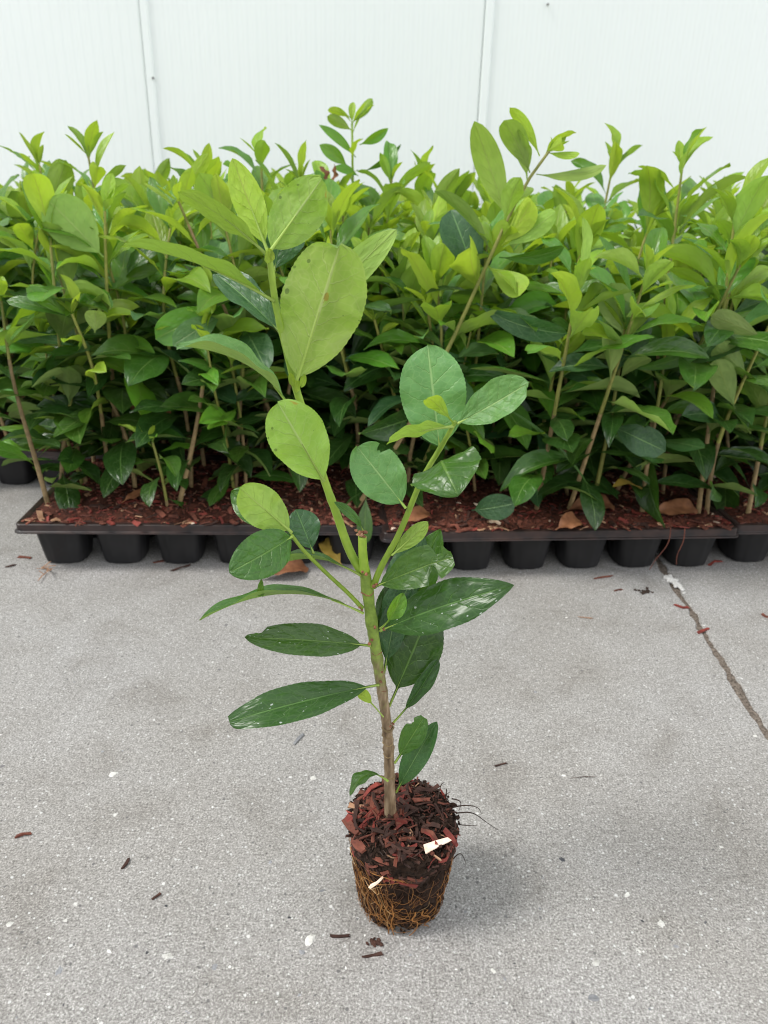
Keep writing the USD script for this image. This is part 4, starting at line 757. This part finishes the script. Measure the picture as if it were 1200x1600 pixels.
# ------------------------------------------------------------------ litter on the ground
rng = np.random.default_rng(77)
def litter(p0, p1, w, m, label, cat='wood chip', name='loose_chip', group=None, z=0.0012):
    A, B = on_z(*p0), on_z(*p1); c = (A + B) / 2; d = B - A
    p = obj(name, chip_mesh(c + [0, 0, z], np.linalg.norm(d), w, min(0.0016, w * .6), d, (0, 0, 1), rng), m); tag(p, label, cat, group)
litter((24, 1309), (51, 1303), .0028, 'chip_rust', 'thin reddish wood sliver on the concrete near the left edge')
litter((191, 1359), (202, 1342), .0028, 'chip_brown', 'short dark brown wood sliver at the lower left, steeply slanted')
litter((237, 1407), (251, 1397), .0022, 'chip_brown', 'tiny dark curved splinter below and right of the steep dark sliver')
litter((516, 1464), (546, 1463), .0021, 'chip_brown', 'dark straight splinter lying left below the root ball')
litter((567, 1497), (597, 1491), .0026, 'chip_brown', 'brown wood sliver below the root ball, lowest of three pieces')
litter((460, 1163), (474, 1148), .0030, 'stone_grey', 'grey-brown bark flake on the concrete left of the stem')
litter((774, 1198), (792, 1193), .0016, 'chip_brown', 'faint brown splinter on the concrete right of the lowest leaf')
litter((1055, 946), (1076, 950), .0045, 'chip_red', 'red wood chip in the concrete joint, nearer the white lump')
litter((1090, 990), (1107, 983), .0050, 'chip_red', 'bright red wood chip in the concrete joint, farther from the white lump')
litter((1190, 960), (1204, 966), .0045, 'chip_rust', 'reddish chip on the concrete at the right edge')
litter((928, 905), (955, 901), .0035, 'chip_rust', 'rust chip in front of the right tray, beneath its third cell from the right')
litter((670, 872), (691, 882), .0050, 'chip_red', 'reddish chip between the right tray cells near the middle')
litter((960, 924), (972, 922), .0030, 'chip_rust', 'small rust chip beside the dark crumb near the joint')
litter((30, 871), (50, 873), .0060, 'chip_rust', 'red-brown chip on the concrete left of the front tray')
litter((8, 887), (24, 883), .0035, 'chip_brown', 'brown splinter at the far left edge in front of the tray')
litter((240, 880), (262, 876), .0040, 'chip_rust', 'rust chip in front of the left tray\'s third cell')
litter((268, 893), (296, 884), .0032, 'chip_brown', 'dark chip in front of the gap after the third cell')
litter((620, 868), (636, 874), .0055, 'chip_red', 'dark red chip on the concrete behind the right branch')
litter((1108, 884), (1128, 878), .0050, 'chip_red', 'red chip heap piece at the foot of the tray\'s last cell')
litter((735, 918), (760, 906), .0012, 'chip_brown', 'long thin root thread in front of the right tray', 'root')
litter((905, 965), (925, 967), .0014, 'chip_tan', 'thin straw splinter on the concrete left of the joint')
litter((895, 1217), (930, 1215), .0005, 'chip_brown', 'hair-thin dark root on the concrete at the right', 'root')
cs = []
for k in range(16):
    c = on_z(588 + rng.normal(0, 5), 1473 + rng.normal(0, 4)) + [0, 0, .001]; cs.append(pebble(c, rng.uniform(.0008, .002), rng, .7))
tag(obj('soil_crumb', join(cs), 'chip_brown'), 'dark crumb of soil fallen just below the root ball', 'soil crumb')
cs = []
for k in range(14):
    c = on_z(1008 + rng.normal(0, 8), 925 + rng.normal(0, 2)) + [0, 0, .001]; cs.append(pebble(c, rng.uniform(.001, .003), rng, .6))
tag(obj('soil_crumb', join(cs), 'root_dark'), 'dark soil crumb on the concrete beside the joint near the tray', 'soil crumb')
cs = []
for k in range(22):
    s = rng.random(); c = on_z(1043 + 24 * s + rng.normal(0, 2.5), 900 + 24 * s + rng.normal(0, 2)) + [0, 0, .001]; cs.append(pebble(c, rng.uniform(.003, .0055) * (1.2 - .5 * s), rng, .5))
tag(obj('sealant_lump', join(cs), 'sealant_white', smooth=True), 'white lump of old sealant at the tray end of the concrete joint', 'sealant')
st = []
for k in range(9):
    a = on_z(70 + rng.normal(0, 3), 895 + rng.normal(0, 5)); b = a + [rng.normal(.012, .012), rng.normal(-.004, .012), rng.uniform(.001, .012)]
    st.append(chip_mesh((a + b) / 2 + [0, 0, .002], np.linalg.norm(b - a), .0012, .0008, b - a, (0, 0, 1), rng))
tag(obj('straw_tuft', join(st), 'chip_tan'), 'tan tuft of straw in front of the tray\'s first cell', 'straw')
g, uv = leaf_mesh(on_z(395, 903, .006), on_z(482, 887, .004), (0, -.3, 1), .020, 24, 8, bend=.12, fold=14, wave=.12); tag(obj('fallen_leaf', g, 'dead_leaf', smooth=True, uv=uv), 'dry red-brown leaf on the concrete behind the left leaves', 'leaf')
g, uv = leaf_mesh(on_z(535, 885, .004), on_z(508, 842, .03), (0, -1, .6), .016, 20, 8, bend=.12, fold=20, wave=.14); tag(obj('fallen_leaf', g, 'yellowed_leaf', smooth=True, uv=uv), 'yellowed leaf leaning on the tray cells behind the bare-root plant', 'leaf')
for (a, b, w, lab) in (((868, 828), (905, 812), .016, 'dry tan leaf lying on the rim of the right tray'), ((1010, 806), (1090, 796), .018, 'dry reddish leaf on the mulch at the right tray end'), ((880, 800), (960, 790), .02, 'dry brown leaf on the mulch in the middle of the right tray'), ((625, 820), (670, 800), .014, 'pale dry leaf on the mulch behind the right branch'), ((190, 786), (232, 770), .010, 'small dark dry leaf on the mulch of the left tray')):
    g, uv = leaf_mesh(on_z(*a, TH + .008), on_z(*b, TH + .012), (rng.normal(0, .3), -.4, 1), w, 20, 8, bend=.1, fold=16, wave=.12); tag(obj('fallen_leaf', g, 'dead_leaf', smooth=True, uv=uv), lab, 'leaf')
for pxs, lab in (([(1048, 824), (1042, 852), (1024, 875), (1015, 890)], 'long red-brown root hanging from the right tray by the joint'), ([(1070, 826), (1066, 850), (1058, 868), (1057, 882)], 'short red-brown root hanging over the last cell but one')):
    pts = []
    for i, (x, y) in enumerate(pxs): pts.append(on_y(x, y, B_loc[1] - TD / 2 - 0.0065 + (0.003 if 0 < i else 0)))
    pts[-1][2] = max(pts[-1][2], 0.001)
    tag(obj('hanging_root', tube(spline(pts, 20), np.linspace(.0009, .0005, 20), 5), 'chip_rust', smooth=True), lab, 'root')
